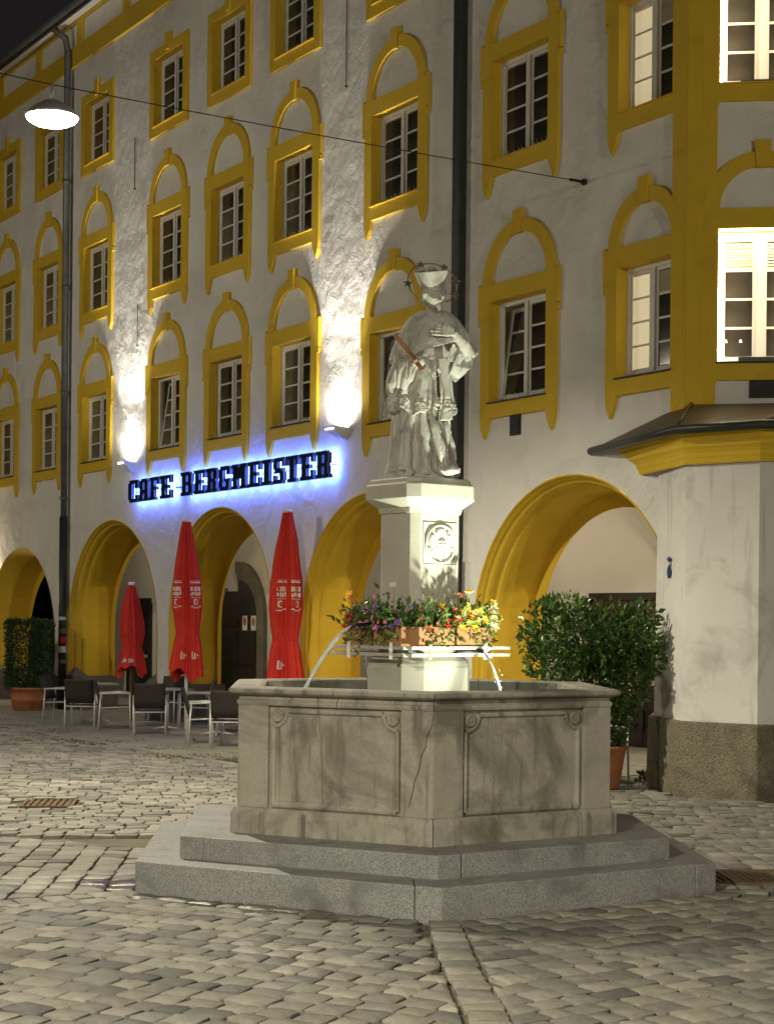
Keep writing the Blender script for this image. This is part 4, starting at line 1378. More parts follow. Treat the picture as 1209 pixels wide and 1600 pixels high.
# ------------------------------------------------------------------ street lamps on span wires
def interp(tab, z):
    for (z0, r0), (z1, r1) in zip(tab[:-1], tab[1:]):
        if z <= z1:
            t = (z - z0) / (z1 - z0) if z1 > z0 else 0
            t = max(0, min(1, t))
            return r0 + (r1 - r0) * t
    return tab[-1][1]
s_a, z_a = on_wall(915, 285)
anchor = wall_world(s_a, 0, z_a)
LAMP = Vector((-3.73, 19.0, 7.50))
def street_lamp(p, label, power, cone=150):
    o = empty('street_lamp', p, 0.3, label=label, cat='street lamp', group='lamps hung on wires over the square')
    m = MB()
    m.lathe([(0.05, 0.19), (0.10, 0.17), (0.20, 0.11), (0.29, 0.03), (0.30, 0.0), (0.285, 0.0)], 28, (0, 0, 0), cap0=True, cap1=False)
    m.tube([(0, 0, 0.18), (0, 0, 0.36)], 0.018, 8)
    m.build('hood', M['alu'], o)
    b = MB(); b.lathe([(0.28, -0.002), (0.27, -0.03), (0.20, -0.07), (0.08, -0.09), (0.002, -0.093)], 28, (0, 0, 0), cap0=False)
    b.build('lamp_bowl', M['bulb'], o)
    l = bpy.data.lights.new('lamp_light', 'SPOT' if cone else 'POINT'); l.energy = power; l.color = (1.0, 0.91, 0.69)
    if cone: l.spot_size = R(cone); l.spot_blend = 0.7
    l.shadow_soft_size = 0.06
    q = bpy.data.objects.new('lamp_light', l); COL.objects.link(q); q.parent = o; q.location = (0, 0, -0.16)
    return o
street_lamp(LAMP, 'bright street lamp hanging on a wire in front of the grey downpipe', 3200, 150)
# unseen lamps of the same kind, added as fill for square and facade
street_lamp(Vector((-6.2, -3.3, 7.9)), 'unseen fill lamp added over the square behind the viewer', 15500, 178)
street_lamp(Vector((-17.0, 27.0, 8.2)), 'unseen fill lamp added left of the square', 1500, None)
street_lamp(Vector((15.0, -10.6, 7.9)), 'unseen fill lamp added far behind the viewer', 5600, None)
def wire(name, pts, label, rad=0.006):
    m = MB(); m.tube(pts, rad, 6)
    o = m.build(name, M['iron'])
    tag(o, label, 'cable', 'span wires of the street lamps')
    return o
span_d = Vector((-CA, -SA, 0))
def sag(a, b, n, d):
    return [a.lerp(b, i / n) - Vector((0, 0, d * 4 * (i / n) * (1 - i / n))) for i in range(n + 1)]
top = LAMP + Vector((0, 0, 0.36))
far_end = top + span_d * 11 + Vector((0, 0, 0.45))
w1 = sag(anchor + span_d * 0.25, top, 10, 0.02) + sag(top, far_end, 8, 0.02)[1:]
wire('span_wire', w1, 'thin dark wire from the wall hook to the hanging street lamp')
m = MB(); m.tube([anchor + span_d * 0.0, anchor + span_d * 0.26], 0.02, 8); m.ball(anchor + span_d * 0.03, 0.045, 10, 6)
tag(m.build('wire_anchor', M['iron']), 'iron hook in the wall holding the span wire', 'wall hook')
# far end mast of that wire, out of frame
mp = far_end - Vector((0, 0, far_end.z))
for nm_, base, tp in (('lamp_mast', mp, far_end.z),):
    m = MB(); m.tube([base, base + Vector((0, 0, tp + 0.2))], [0.09, 0.06], 12)
    tag(m.build(nm_, M['grey_pipe']), 'grey steel mast carrying the far end of the span wire', 'mast')
for p_, where in ((Vector((-6.2, -3.3, 8.26)), 'behind the viewer'), (Vector((-17.0, 27.0, 8.56)), 'left of the square'), (Vector((15.0, -10.6, 8.26)), 'far behind the viewer')):
    wire('span_wire', sag(p_ - span_d * 7, p_, 5, 0.02) + sag(p_, p_ + span_d * 9, 5, 0.02)[1:], 'thin wire carrying the added fill lamp ' + where)  # wires added to hold up the unseen fill lamps

# ------------------------------------------------------------------ floodlight in the basin
fl = empty('basin_floodlight', (FC.x + 0.72, FC.y - 0.92, 1.405), 0, label='small floodlight in the fountain water shining up at the statue', cat='floodlight')
m = MB(); m.lathe([(0.05, -0.05), (0.075, 0.0), (0.08, 0.03), (0.07, 0.03)], 16, (0, 0, 0), cap1=False); m.build('housing', M['iron'], fl)
m = MB(); m.lathe([(0.068, 0.02), (0.001, 0.022)], 16, (0, 0, 0), cap0=False, cap1=False); m.build('lens', emit('floodlight_lens', (0.93, 1.0, 0.75), 20.0), fl)
FLP = Vector((FC.x + 0.72, FC.y - 0.92, 1.47))
for en, cone, tz in ((75, 150, 2.6), (400, 56, 4.2)):
    l = bpy.data.lights.new('floodlight_beam', 'SPOT'); l.energy = en; l.color = (0.93, 1.0, 0.76)
    l.spot_size = R(cone); l.spot_blend = 1.0; l.shadow_soft_size = 0.03
    q = bpy.data.objects.new('floodlight_beam', l); COL.objects.link(q); q.parent = fl; q.location = (0, 0, 0.065)
    dv = Vector((FC.x + 0.02, FC.y, tz)) - FLP
    q.rotation_euler = dv.to_track_quat('-Z', 'Y').to_euler()

# ------------------------------------------------------------------ statue
ORG = Vector((FC.x, FC.y, 3.14))
def sx(px): return (px - 655) / 193.0
def sz(py): return (745 - py) / 193.0
def ring(z, cx, cy, rx, ry, amp=0.0, nf=8, ph=0.0, n=56, zf=None, sharp=1.0, sq=0.0):
    out = []
    for i in range(n):
        a = 2 * math.pi * i / n
        f = math.cos(nf * a + ph)
        f = math.copysign(abs(f) ** sharp, f)
        k = 1 + amp * f
        ca, sa = math.cos(a), math.sin(a)
        if sq:
            e = 1 - sq
            ca = math.copysign(abs(ca) ** e, ca); sa = math.copysign(abs(sa) ** e, sa)
        out.append(Vector((cx + rx * k * ca, cy + ry * k * sa, z + (zf(a) if zf else 0))))
    return out
st = MB()
# rocky footing
st.loft([ring(0.0, 0.0, 0, 0.29, 0.24, 0.06, 7, 1.0), ring(0.05, 0.0, 0, 0.28, 0.23, 0.08, 9, 0.2), ring(0.075, 0, 0, 0.22, 0.18, 0.1, 11, 2)], True, True, True)
# cassock
st.loft([ring(0.03, sx(657), 0.0, 0.275, 0.225, 0.15, 9, 0.6), ring(0.14, sx(657), 0.0, 0.255, 0.21, 0.17, 9, 0.65), ring(0.30, sx(656), 0.0, 0.238, 0.195, 0.16, 9, 0.8),
         ring(0.48, sx(654), 0.0, 0.222, 0.18, 0.12, 9, 1.0), ring(0.62, sx(653), 0, 0.21, 0.17, 0.05, 9, 1.1), ring(0.85, sx(656), 0, 0.18, 0.15, 0.02, 9, 1.2)], True, True, True)
# a loose front fold and the toe of a shoe
st.tube([(sx(668), -0.17, 0.60), (sx(676), -0.205, 0.40), (sx(690), -0.215, 0.18), (sx(694), -0.20, 0.04)], [0.03, 0.04, 0.045, 0.03], 10)
st.tube([(sx(640), -0.15, 0.55), (sx(633), -0.20, 0.32), (sx(630), -0.22, 0.06)], [0.03, 0.042, 0.05], 10)
st.tube([(sx(686), -0.20, 0.06), (sx(704), -0.26, 0.065), (sx(714), -0.28, 0.06)], [0.05, 0.04, 0.022], 10)
st.tube([(sx(640), -0.20, 0.04), (sx(636), -0.27, 0.04)], [0.045, 0.03], 10)
# rochet with a waved hem (double wall so that it stays a skirt of cloth)
hem = lambda a: 0.028 * math.sin(5 * a + 0.6) + 0.014 * math.sin(11 * a)
hz = sz(641)
st.loft([ring(hz, sx(652), 0, 0.225, 0.185, 0.05, 12, 0.3, zf=hem), ring(hz - 0.005, sx(652), 0, 0.268, 0.222, 0.14, 12, 0.3, zf=hem), ring(hz + 0.06, sx(652), 0, 0.262, 0.218, 0.14, 12, 0.4, zf=hem),
         ring(0.70, sx(653), 0, 0.245, 0.20, 0.12, 12, 0.7), ring(0.82, sx(656), 0, 0.225, 0.185, 0.08, 12, 1.0), ring(0.98, sx(660), 0, 0.20, 0.165, 0.02, 12, 1.2),
         ring(1.15, sx(668), 0, 0.19, 0.15), ring(1.26, sx(670), 0, 0.17, 0.13), ring(1.33, sx(671), 0, 0.09, 0.09)], True, True, True)
# stole ends / lace strip down the front
st.loft([[Vector((sx(x), y, sz(py))) for x, y in ((x0, -0.215), (x1, -0.225), (x1, -0.19), (x0, -0.18))] for x0, x1, py in ((678, 694, 560), (682, 698, 600), (684, 704, 655))], True, True, True, False)
# mozzetta: from the collar down, hem lower on his right arm
def capehem(k): return lambda a: k * (-0.075 * math.cos(a - math.pi) + 0.10 * max(0, math.cos(a + 1.25)) ** 2 + 0.012 * math.sin(6 * a))
st.loft([ring(1.37, sx(674), 0.0, 0.06, 0.065), ring(1.365, sx(673), 0.01, 0.125, 0.105, 0.02, 7), ring(1.325, sx(672), 0.01, 0.185, 0.14, 0.02, 7), ring(1.27, sx(671), 0, 0.225, 0.165, 0.02, 7, 0.5, zf=capehem(0.15)),
         ring(1.16, sx(670), -0.01, 0.262, 0.195, 0.03, 7, 0.8, zf=capehem(0.4)), ring(1.03, sx(670), -0.02, 0.295, 0.22, 0.035, 7, 1.0, zf=capehem(0.8)), ring(0.95, sx(669), -0.02, 0.31, 0.23, 0.04, 7, 1.2, zf=capehem(1.0)),
         ring(0.955, sx(669), -0.02, 0.28, 0.20, 0.04, 7, 1.2, zf=capehem(1.0)), ring(1.10, sx(668), 0, 0.20, 0.15)], True, True, True)
# collar flaps
for sg in (-1, 1):
    st.loft([[Vector((sx(673) + sg * x, y, z)) for x, y, z in ((0.01, -0.135, 1.27), (0.085, -0.14, 1.285), (0.105, -0.06, 1.345), (0.03, -0.10, 1.35))],
             [Vector((sx(673) + sg * x, y - 0.02, z + 0.012)) for x, y, z in ((0.012, -0.135, 1.27), (0.075, -0.14, 1.285), (0.095, -0.06, 1.345), (0.03, -0.10, 1.345))]], True, True, True, False)
# neck and head, turned to his left and bowed
st.tube([(sx(673), 0.01, 1.32), (sx(673), -0.06, 1.46)], [0.062, 0.055], 12)
HM = Matrix.Translation((sx(672), -0.105, sz(458))) @ Euler((R(9), R(-10), R(26))).to_matrix().to_4x4()
def head_fn():
    rings = []
    nu, nv = 72, 56
    for j in range(nv + 1):
        t = math.pi * (0.015 + 0.97 * j / nv)
        rg = []
        for i in range(nu):
            a = 2 * math.pi * i / nu
            x, y, z = math.sin(t) * math.cos(a), math.sin(t) * math.sin(a), -math.cos(t)
            X, Y, Z = 0.092 * x, 0.100 * y, 0.125 * z
            if z < -0.1: X *= 1 + 0.20 * (z + 0.1)
            fr = max(0, -y)
            if fr > 0:
                g = lambda cx, cz, sx_, sz_: math.exp(-((X - cx) / sx_) ** 2 - ((Z - cz) / sz_) ** 2) * fr
                Y -= 0.040 * g(0, -0.020, 0.013, 0.020) + 0.022 * g(0, 0.010, 0.009, 0.024)          # nose and bridge
                Y += 0.026 * (g(-0.032, 0.014, 0.017, 0.013) + g(0.032, 0.014, 0.017, 0.013))         # eye sockets
                Y -= 0.016 * (g(-0.032, 0.012, 0.010, 0.007) + g(0.032, 0.012, 0.010, 0.007))         # lids
                Y -= 0.018 * (g(-0.032, 0.040, 0.024, 0.008) + g(0.032, 0.040, 0.024, 0.008))         # brows
                Y -= 0.012 * (g(-0.046, -0.018, 0.018, 0.016) + g(0.046, -0.018, 0.018, 0.016))       # cheekbones
                Y += 0.010 * (g(-0.030, -0.045, 0.014, 0.016) + g(0.030, -0.045, 0.014, 0.016))       # hollow cheeks
                Y -= 0.016 * (g(-0.016, -0.050, 0.018, 0.007) + g(0.016, -0.050, 0.018, 0.007))       # moustache
                Y += 0.016 * g(0, -0.063, 0.020, 0.004)                                              # mouth
                Y -= 0.012 * g(0, -0.072, 0.016, 0.006)                                              # lower lip
                Y -= 0.022 * g(0, -0.100, 0.026, 0.020)                                              # beard
                if Z < -0.04: Y -= 0.007 * math.sin(X * 420 + Z * 160) * min(1, (-0.04 - Z) / 0.03) * fr
            rg.append(HM @ Vector((X, Y, Z)))
        rings.append(rg)
    st.loft(rings, True, True, True)
head_fn()
st.tube([HM @ Vector((0, -0.072, -0.09)), HM @ Vector((0.0, -0.085, -0.125)), HM @ Vector((0.0, -0.080, -0.142))], [0.028, 0.022, 0.010], 8)   # beard tip
for sg in (-1, 1):
    for k in range(5):   # hair curls by the ears
        st.ball(HM @ Vector((sg * (0.078 + 0.010 * (k % 2)), 0.0 + 0.018 * (k - 2), 0.03 - 0.022 * k)), 0.024, 8, 6)
# biretta
def hat(z, r, sqv=0.35): return [HM @ (Vector((p.x, p.y * 1.05, z)) + Vector((0, 0.012, 0))) for p in ring(0, 0, 0, r, r, 0, 4, 0, 40, None, 1, sqv)]
st.loft([hat(0.055, 0.088, 0.05), hat(0.066, 0.097, 0.1), hat(0.12, 0.107, 0.3), hat(0.185, 0.122, 0.4), hat(0.188, 0.112, 0.4), hat(0.165, 0.10, 0.4)], True, True, True)
for ang in (0, 90, 180):
    c_, s_ = math.cos(R(ang + 45)), math.sin(R(ang + 45))
    st.tube([HM @ Vector((0.0, 0.012, 0.19)), HM @ Vector((0.06 * c_, 0.012 + 0.06 * s_, 0.205)), HM @ Vector((0.125 * c_, 0.012 + 0.125 * s_, 0.192))], [0.012, 0.017, 0.010], 8)
st.ball(HM @ Vector((0, 0.012, 0.205)), 0.02, 8, 6)
# his right arm (picture left): upper arm under the cape, wide sleeve, forearm across
def P3(px, py, y): return Vector((sx(px), y, sz(py)))
st.tube([P3(652, 500, 0.0), P3(638, 512, -0.03), P3(627, 535, -0.06), P3(617, 566, -0.10)], [0.03, 0.07, 0.08, 0.075], 14)
st.tube([P3(617, 566, -0.10), P3(640, 570, -0.20), P3(662, 563, -0.255)], [0.072, 0.055, 0.035], 14)
st.tube([P3(632, 566, -0.17), P3(620, 580, -0.15), P3(612, 598, -0.12), P3(608, 616, -0.09)], [0.06, 0.085, 0.075, 0.04], 14)
st.tube([P3(640, 572, -0.21), P3(632, 592, -0.20), P3(626, 606, -0.18)], [0.045, 0.05, 0.02], 12)
# his left arm: elbow out, forearm back up to the chest, wide hanging sleeve
st.tube([P3(694, 498, 0.0), P3(706, 508, -0.03), P3(720, 528, -0.06), P3(729, 553, -0.11)], [0.03, 0.065, 0.078, 0.07], 14)
st.tube([P3(729, 553, -0.11), P3(718, 536, -0.20), P3(703, 521, -0.252)], [0.066, 0.05, 0.032], 14)
st.loft([[P3(712, 532, -0.17), P3(734, 546, -0.08), P3(734, 560, -0.10), P3(712, 552, -0.23)],
         [P3(703, 556, -0.19), P3(735, 566, -0.08), P3(730, 574, -0.14), P3(702, 572, -0.25)],
         [P3(697, 575, -0.19), P3(722, 582, -0.10), P3(716, 588, -0.14), P3(696, 586, -0.24)],
         [P3(700, 590, -0.18), P3(709, 592, -0.13), P3(707, 596, -0.15), P3(701, 595, -0.19)]], True, True, True, False)
def hand(wrist, d, up, fingers, thumb, s=1.0):
    """palm + five fingers; d = pointing direction, up = back of the hand"""
    d = d.normalized(); up = (up - d * up.dot(d)).normalized(); w = d.cross(up)
    pal = [[wrist + d * (t * s) + w * (x * s) + up * (y * s) for x, y in ((-a, -0.012), (a, -0.012), (a, 0.012), (-a, 0.012))] for t, a in ((0.0, 0.026), (0.045, 0.038), (0.088, 0.040))]
    st.loft(pal, True, True, True, False)
    for i, (ln, bend) in enumerate(fingers):
        off = (-0.034 + 0.0227 * i) * s
        b = wrist + d * (0.082 * s) + w * off
        p1 = b + (d * math.cos(bend * 0.4) - up * math.sin(bend * 0.4)) * ln * 0.45 * s
        p2 = p1 + (d * math.cos(bend) - up * math.sin(bend)) * ln * 0.33 * s
        p3 = p2 + (d * math.cos(bend * 1.5) - up * math.sin(bend * 1.5)) * ln * 0.22 * s
        st.tube([b, p1, p2, p3], [0.0092 * s, 0.0088 * s, 0.008 * s, 0.0066 * s], 8)
    sgn = thumb
    b = wrist + d * 0.03 * s + w * (0.034 * sgn * s)
    st.tube([b, b + (d * 0.8 + w * 0.6 * sgn) * 0.034 * s, b + (d * 0.95 + w * 0.35 * sgn - up * 0.2) * 0.066 * s], [0.014 * s, 0.012 * s, 0.009 * s], 8)
hand(P3(703, 521, -0.262), Vector((-1, -0.10, 0.12)), Vector((0, -1, 0.15)), [(0.072, 0.25), (0.085, 0.2), (0.082, 0.22), (0.066, 0.3)], 1, 1.12)
hand(P3(661, 563, -0.265), Vector((0.62, -0.2, -0.75)), Vector((0.3, -0.9, 0.3)), [(0.068, 0.5), (0.08, 0.55), (0.078, 0.6), (0.062, 0.7)], -1, 1.1)
tmp = st.mesh('statue_raw')
bm = bmesh.new(); bm.from_mesh(tmp); bmesh.ops.recalc_face_normals(bm, faces=bm.faces[:]); bm.to_mesh(tmp); bm.free()
to = bpy.data.objects.new('statue_raw', tmp); COL.objects.link(to)
rm = to.modifiers.new('r', 'REMESH'); rm.mode = 'VOXEL'; rm.voxel_size = 0.0046; rm.use_smooth_shade = True
sm = to.modifiers.new('s', 'SMOOTH'); sm.factor = 0.5; sm.iterations = 1
dg = bpy.context.evaluated_depsgraph_get()
me = bpy.data.meshes.new_from_object(to.evaluated_get(dg))
bpy.data.objects.remove(to)
nrm = [v.normal.copy() for v in me.vertices]
for vi, v in enumerate(me.vertices):        # lace relief on the hem, crumpled cloth elsewhere
    c = v.co
    n = nrm[vi]
    lace = max(0, 1 - abs(c.z - (hz + 0.05)) / 0.07)
    a = 0.016 * lace * (noise.noise(c * 48) + 0.6 * noise.noise(c * 100))
    w_ = noise.noise(Vector((c.x * 12, c.y * 12, c.z * 3.2)))
    if c.z > 1.31: cl = 0.0
    elif c.z > 0.98: cl = 0.004 * noise.noise(Vector((c.x * 60, c.y * 60, c.z * 14)))       # fur of the cape
    elif c.z > 0.1: cl = 0.012 * w_ - 0.020 * (1 - min(1, abs(w_) * 4.5)) ** 2
    else: cl = 0.004 * noise.noise(c * 30)
    v.co = c + n * (a + cl)
me.polygons.foreach_set('use_smooth', [True] * len(me.polygons))
statue = empty('saint_statue', ORG, 0, label='weathered stone statue of a robed saint with biretta on the pedestal', cat='statue')
link('figure', me, M['statue'], statue)
# halo ring with stars
M['gilt'] = mottled('old_gilding', (0.30, 0.25, 0.14), (0.55, 0.48, 0.30), 20, 0.45, 60, 0.2, 0.002, metal=0.8)
hc = Vector((sx(671), 0.08, sz(434)))
HR = Matrix.Rotation(R(-28), 3, 'X') @ Matrix.Rotation(R(10), 3, 'Z')
def hp(a, r=0.205): return hc + HR @ Vector((r * math.cos(a), 0, r * math.sin(a)))
m = MB(); m.tube([hp(R(t)) for t in range(-60, 245, 8)], 0.006, 6)
m.tube([hp(R(240)), Vector((sx(655), 0.08, sz(462)))], 0.006, 6)
m.build('halo_ring', M['gilt'], statue)
for t in (188, 118, 62, 14, -28):
    c = hp(R(t))
    m = MB()
    pts = [(0.04 * (1 if k % 2 == 0 else 0.42) * math.cos(R(90 + 36 * k)), 0.04 * (1 if k % 2 == 0 else 0.42) * math.sin(R(90 + 36 * k))) for k in range(10)]
    m.prism(pts, -0.005, 0.005, lambda a, b, k: c + HR @ Vector((a, k, b)))
    m.build('star', M['gilt'], statue)
# wooden crucifix in the crook of his arm
cx_ = empty('wooden_cross', ORG + P3(634, 552, -0.27), 0, label='brown wooden cross held in the arm of the stone saint', cat='cross')
a_, b_ = P3(612, 524, -0.23) - P3(634, 552, -0.27), P3(656, 582, -0.31) - P3(634, 552, -0.27)
dd = (b_ - a_).normalized()
def beam(p, q, w, t):
    d = (q - p).normalized(); u = d.cross(Vector((0, 1, 0))).normalized(); v = d.cross(u)
    m = MB(); m.loft([[c + u * w * i + v * t * j for i, j in ((-1, -1), (1, -1), (1, 1), (-1, 1))] for c in (p, q)], True, True, True, False)
    return m
beam(a_, b_, 0.017, 0.014).build('upright', M['wood'], cx_, bevel=0.003)
mid = a_.lerp(b_, 0.55)
cd = Vector((0.35, -0.75, -0.55)).normalized()
beam(mid - cd * 0.09 + dd * 0.0 + Vector((0, -0.02, 0)), mid + cd * 0.13 + Vector((0, -0.02, 0)), 0.016, 0.013).build('crossbar', M['wood'], cx_, bevel=0.003)

# ------------------------------------------------------------------ flower boxes round the pedestal
def leaf_quads(n, fn, size, droop=0.3):
    """n leaf blades; fn() -> (point, outward dir)"""
    V, Fc = [], []
    for i in range(n):
        p, d = fn()
        d = (d + Vector((random.gauss(0, 0.6), random.gauss(0, 0.6), random.gauss(0.1, 0.6)))).normalized()
        u = d.cross(Vector((random.gauss(0, 1), random.gauss(0, 1), random.gauss(0, 1)))).normalized()
        nn = d.cross(u)
        L = size * random.uniform(0.5, 1.4); w = L * random.uniform(0.20, 0.30)
        b0 = len(V)
        V += [p, p + d * L * 0.45 + u * w + nn * L * 0.05, p + d * L - nn * L * droop * 0.4, p + d * L * 0.45 - u * w + nn * L * 0.05, p + d * L * 0.5 - nn * L * 0.04]
        Fc += [(b0, b0 + 1, b0 + 4), (b0 + 1, b0 + 2, b0 + 4), (b0 + 2, b0 + 3, b0 + 4), (b0 + 3, b0, b0 + 4)]
    return V, Fc
def leaves(name, n, fn, size, mat, parent, droop=0.3, ws=True):
    V, Fc = leaf_quads(n, fn, size, droop)
    me = bpy.data.meshes.new(name); me.from_pydata([tuple(p) for p in V], [], Fc); me.update()
    o = link(name, me, mat, parent, False, ws)
    tag(o, kind='stuff')
    return o
def blossom(p, d, r, mat, parent, petals=5, trumpet=0.4):
    d = d.normalized(); u = d.orthogonal().normalized(); w = d.cross(u)
    m = MB()
    for k in range(petals):
        a = 2 * math.pi * k / petals + random.uniform(-0.2, 0.2)
        da = math.pi / petals * 0.95
        e = lambda t, rr, h: p + (u * math.cos(t) + w * math.sin(t)) * rr + d * h
        m.add([p, e(a - da, r * 0.62, r * trumpet), e(a, r, r * trumpet * 1.1 - r * 0.1), e(a + da, r * 0.62, r * trumpet)], [(0, 1, 2), (0, 2, 3)])
    return m
ca, sa = math.cos(TH), math.sin(TH)
boxes = [  # direction of the outward normal, flowers
    (Vector((sa, -ca, 0)), ['coral', 'scarlet', 'coral', 'yellow', 'cream'], 'wooden planter of red and yellow flowers before the carved rose'),
    (Vector((-ca, -sa, 0)), ['violet', 'pink', 'violet', 'pink', 'scarlet'], 'wooden planter of violet and pink flowers left of the carved rose'),
    (Vector((ca, sa, 0)), ['yellow', 'cream', 'yellow'], 'wooden planter of yellow lilies on the pedestal side towards the bay'),
    (Vector((-sa, ca, 0)), ['violet', 'yellow'], 'wooden planter of mixed flowers behind the pedestal'),
]
for bi, (n_, cols, lab) in enumerate(boxes):
    u_ = Vector((-n_.y, n_.x, 0))
    c = Vector((FC.x, FC.y, 1.80)) + n_ * 0.375
    o = empty('flower_planter', c, 0, label=lab, cat='planter', group='planters around the pedestal')
    f = lambda a, b, k: c + u_ * a + n_ * b + Vector((0, 0, k))
    hl = 0.36
    for sg in (-1, 1):
        m = MB(); m.prism([(sg * 0.012, -0.085), (sg * hl, -0.085), (sg * (hl + 0.012), 0.095), (sg * 0.012, 0.095)], 0.0, 0.155, lambda a, b, k: f(a, b, k))
        m.build('box', M['planter'], o, bevel=0.006, ws=True)
    MB().prism([(-hl, -0.07), (hl, -0.07), (hl, 0.08), (-hl, 0.08)], 0.15, 0.16, lambda a, b, k: f(a, b, k)).build('soil', M['soil'], o, ws=True)
    # foliage mound
    def fol():
        a = random.uniform(-hl - 0.03, hl + 0.03); b = random.gauss(0.03, 0.07); k = 0.15 + abs(random.gauss(0, 0.085))
        return f(a, b, k), (n_ * b * 6 + Vector((0, 0, 0.7)) + u_ * a)
    leaves('foliage', 520, fol, 0.062, M['flower_leaf'] if bi in (0, 2) else M['leaf'], o)
    def trail():
        a = random.uniform(-hl, hl); k = random.uniform(0.03, 0.17)
        return f(a, 0.10 + random.uniform(0, 0.04), k), (n_ + Vector((0, 0, -0.7)))
    leaves('trailing_foliage', 110, trail, 0.05, M['flower_leaf'], o, 0.6)
    stems = MB()
    for k in range(64):
        a = random.uniform(-hl - 0.04, hl + 0.04); b = random.gauss(0.06, 0.07); z = 0.19 + abs(random.gauss(0, 0.09))
        if k % 3 == 0: b, z = 0.12 + random.uniform(0, 0.04), random.uniform(0.12, 0.22)
        p = f(a, b, z)
        t = (a + hl) / (2 * hl)
        cm = cols[min(len(cols) - 1, max(0, int((t if bi != 1 else 1 - t) * len(cols) + random.uniform(-0.8, 0.8))))]
        big = cm in ('yellow', 'cream')
        d_ = n_ * 0.8 + Vector((random.gauss(0, 0.4), random.gauss(0, 0.4), 0.5))
        blossom(p, d_, random.uniform(0.038, 0.055) if big else random.uniform(0.022, 0.036), M[cm], o, 6 if big else 5, 0.5).build('blossom', M[cm], o, ws=True, fix=False)
        stems.tube([f(a * 0.95, 0.02, 0.14), p], 0.0025, 4, False, False)
    stems.build('stems', M['flower_leaf'], o, ws=True)
# steel carrier frame
cr = empty('planter_carrier', (FC.x, FC.y, 1.77), 0, label='pale steel rail frame carrying the planters round the pedestal', cat='frame')
hh = 0.485
def cf(a, b, z): return Vector((FC.x + a * ca - b * sa, FC.y + a * sa + b * ca, z))
for z in (1.79, 1.735):
    cn = [cf(-hh, -hh, z), cf(hh, -hh, z), cf(hh, hh, z), cf(-hh, hh, z)]
    for i in range(4):
        d = (cn[(i + 1) % 4] - cn[i]).normalized()
        beam(cn[i] - d * 0.06, cn[(i + 1) % 4] + d * 0.06, 0.013, 0.013).build('rail', M['alu'], cr, ws=True)
for i in range(4):
    for t in (0.22, 0.78):
        a0, b0 = [(-hh, -hh), (hh, -hh), (hh, hh), (-hh, hh)][i]; a1, b1 = [(-hh, -hh), (hh, -hh), (hh, hh), (-hh, hh)][(i + 1) % 4]
        p = (a0 + (a1 - a0) * t, b0 + (b1 - b0) * t)
        beam(cf(p[0] * 1.03, p[1] * 1.03, 1.70), cf(p[0] * 1.03, p[1] * 1.03, 1.83), 0.014, 0.012).build('bracket', M['alu'], cr, ws=True)
        beam(cf(p[0], p[1], 1.735), cf(p[0] * 0.5, p[1] * 0.5, 1.735), 0.010, 0.010).build('arm', M['alu'], cr, ws=True)

# ------------------------------------------------------------------ water jets
def jet(p0, p1, label, r0=0.012):
    o = empty('water_jet', p1, 0, label=label, cat='water jet', group='jets of the fountain')
    pts = []
    n = 22
    for i in range(n + 1):
        t = i / n
        p = p0.lerp(p1, t)
        p.z = p0.z + (p1.z - p0.z) * (0.45 * t + 0.55 * t * t)
        pts.append(p)
    rad = [r0 * (0.55 + 0.45 * min(1, i / 6) + 0.35 * noise.noise(Vector((i * 1.7, p0.x, 0)))) for i in range(n + 1)]
    m = MB(); m.tube(pts, rad, 8); m.build('stream', M['jet'], o, ws=True)
    d = MB()
    for i in range(14):
        t = random.uniform(0.3, 0.9)
        q = pts[int(t * n)] + Vector((random.gauss(0, 0.022), random.gauss(0, 0.022), random.gauss(0, 0.03)))
        d.ball(q, random.uniform(0.002, 0.0045), 6, 4)
    d.build('droplets', M['jet'], o, ws=True)
    sp = MB()
    dirn = (p0 - Vector((FC.x, FC.y, p0.z))).normalized()
    sp.tube([p0 - dirn * 0.3 + Vector((0, 0, 0.02)), p0 - dirn * 0.05 + Vector((0, 0, 0.01)), p0], [0.014, 0.014, 0.017], 10)
    sp.build('spout', M['iron'], ped, ws=True)
jet(at(549, 978, 13.55), at(470, 1092, 13.05), 'water jet arcing left from the planters into the basin', 0.015)
jet(at(755, 1018, 13.7), at(786, 1092, 13.2), 'water jet falling right of the pedestal foot into the basin', 0.011)
jet(at(570, 1010, 14.6), at(575, 1060, 14.95), 'water jet falling behind the pedestal foot', 0.009)

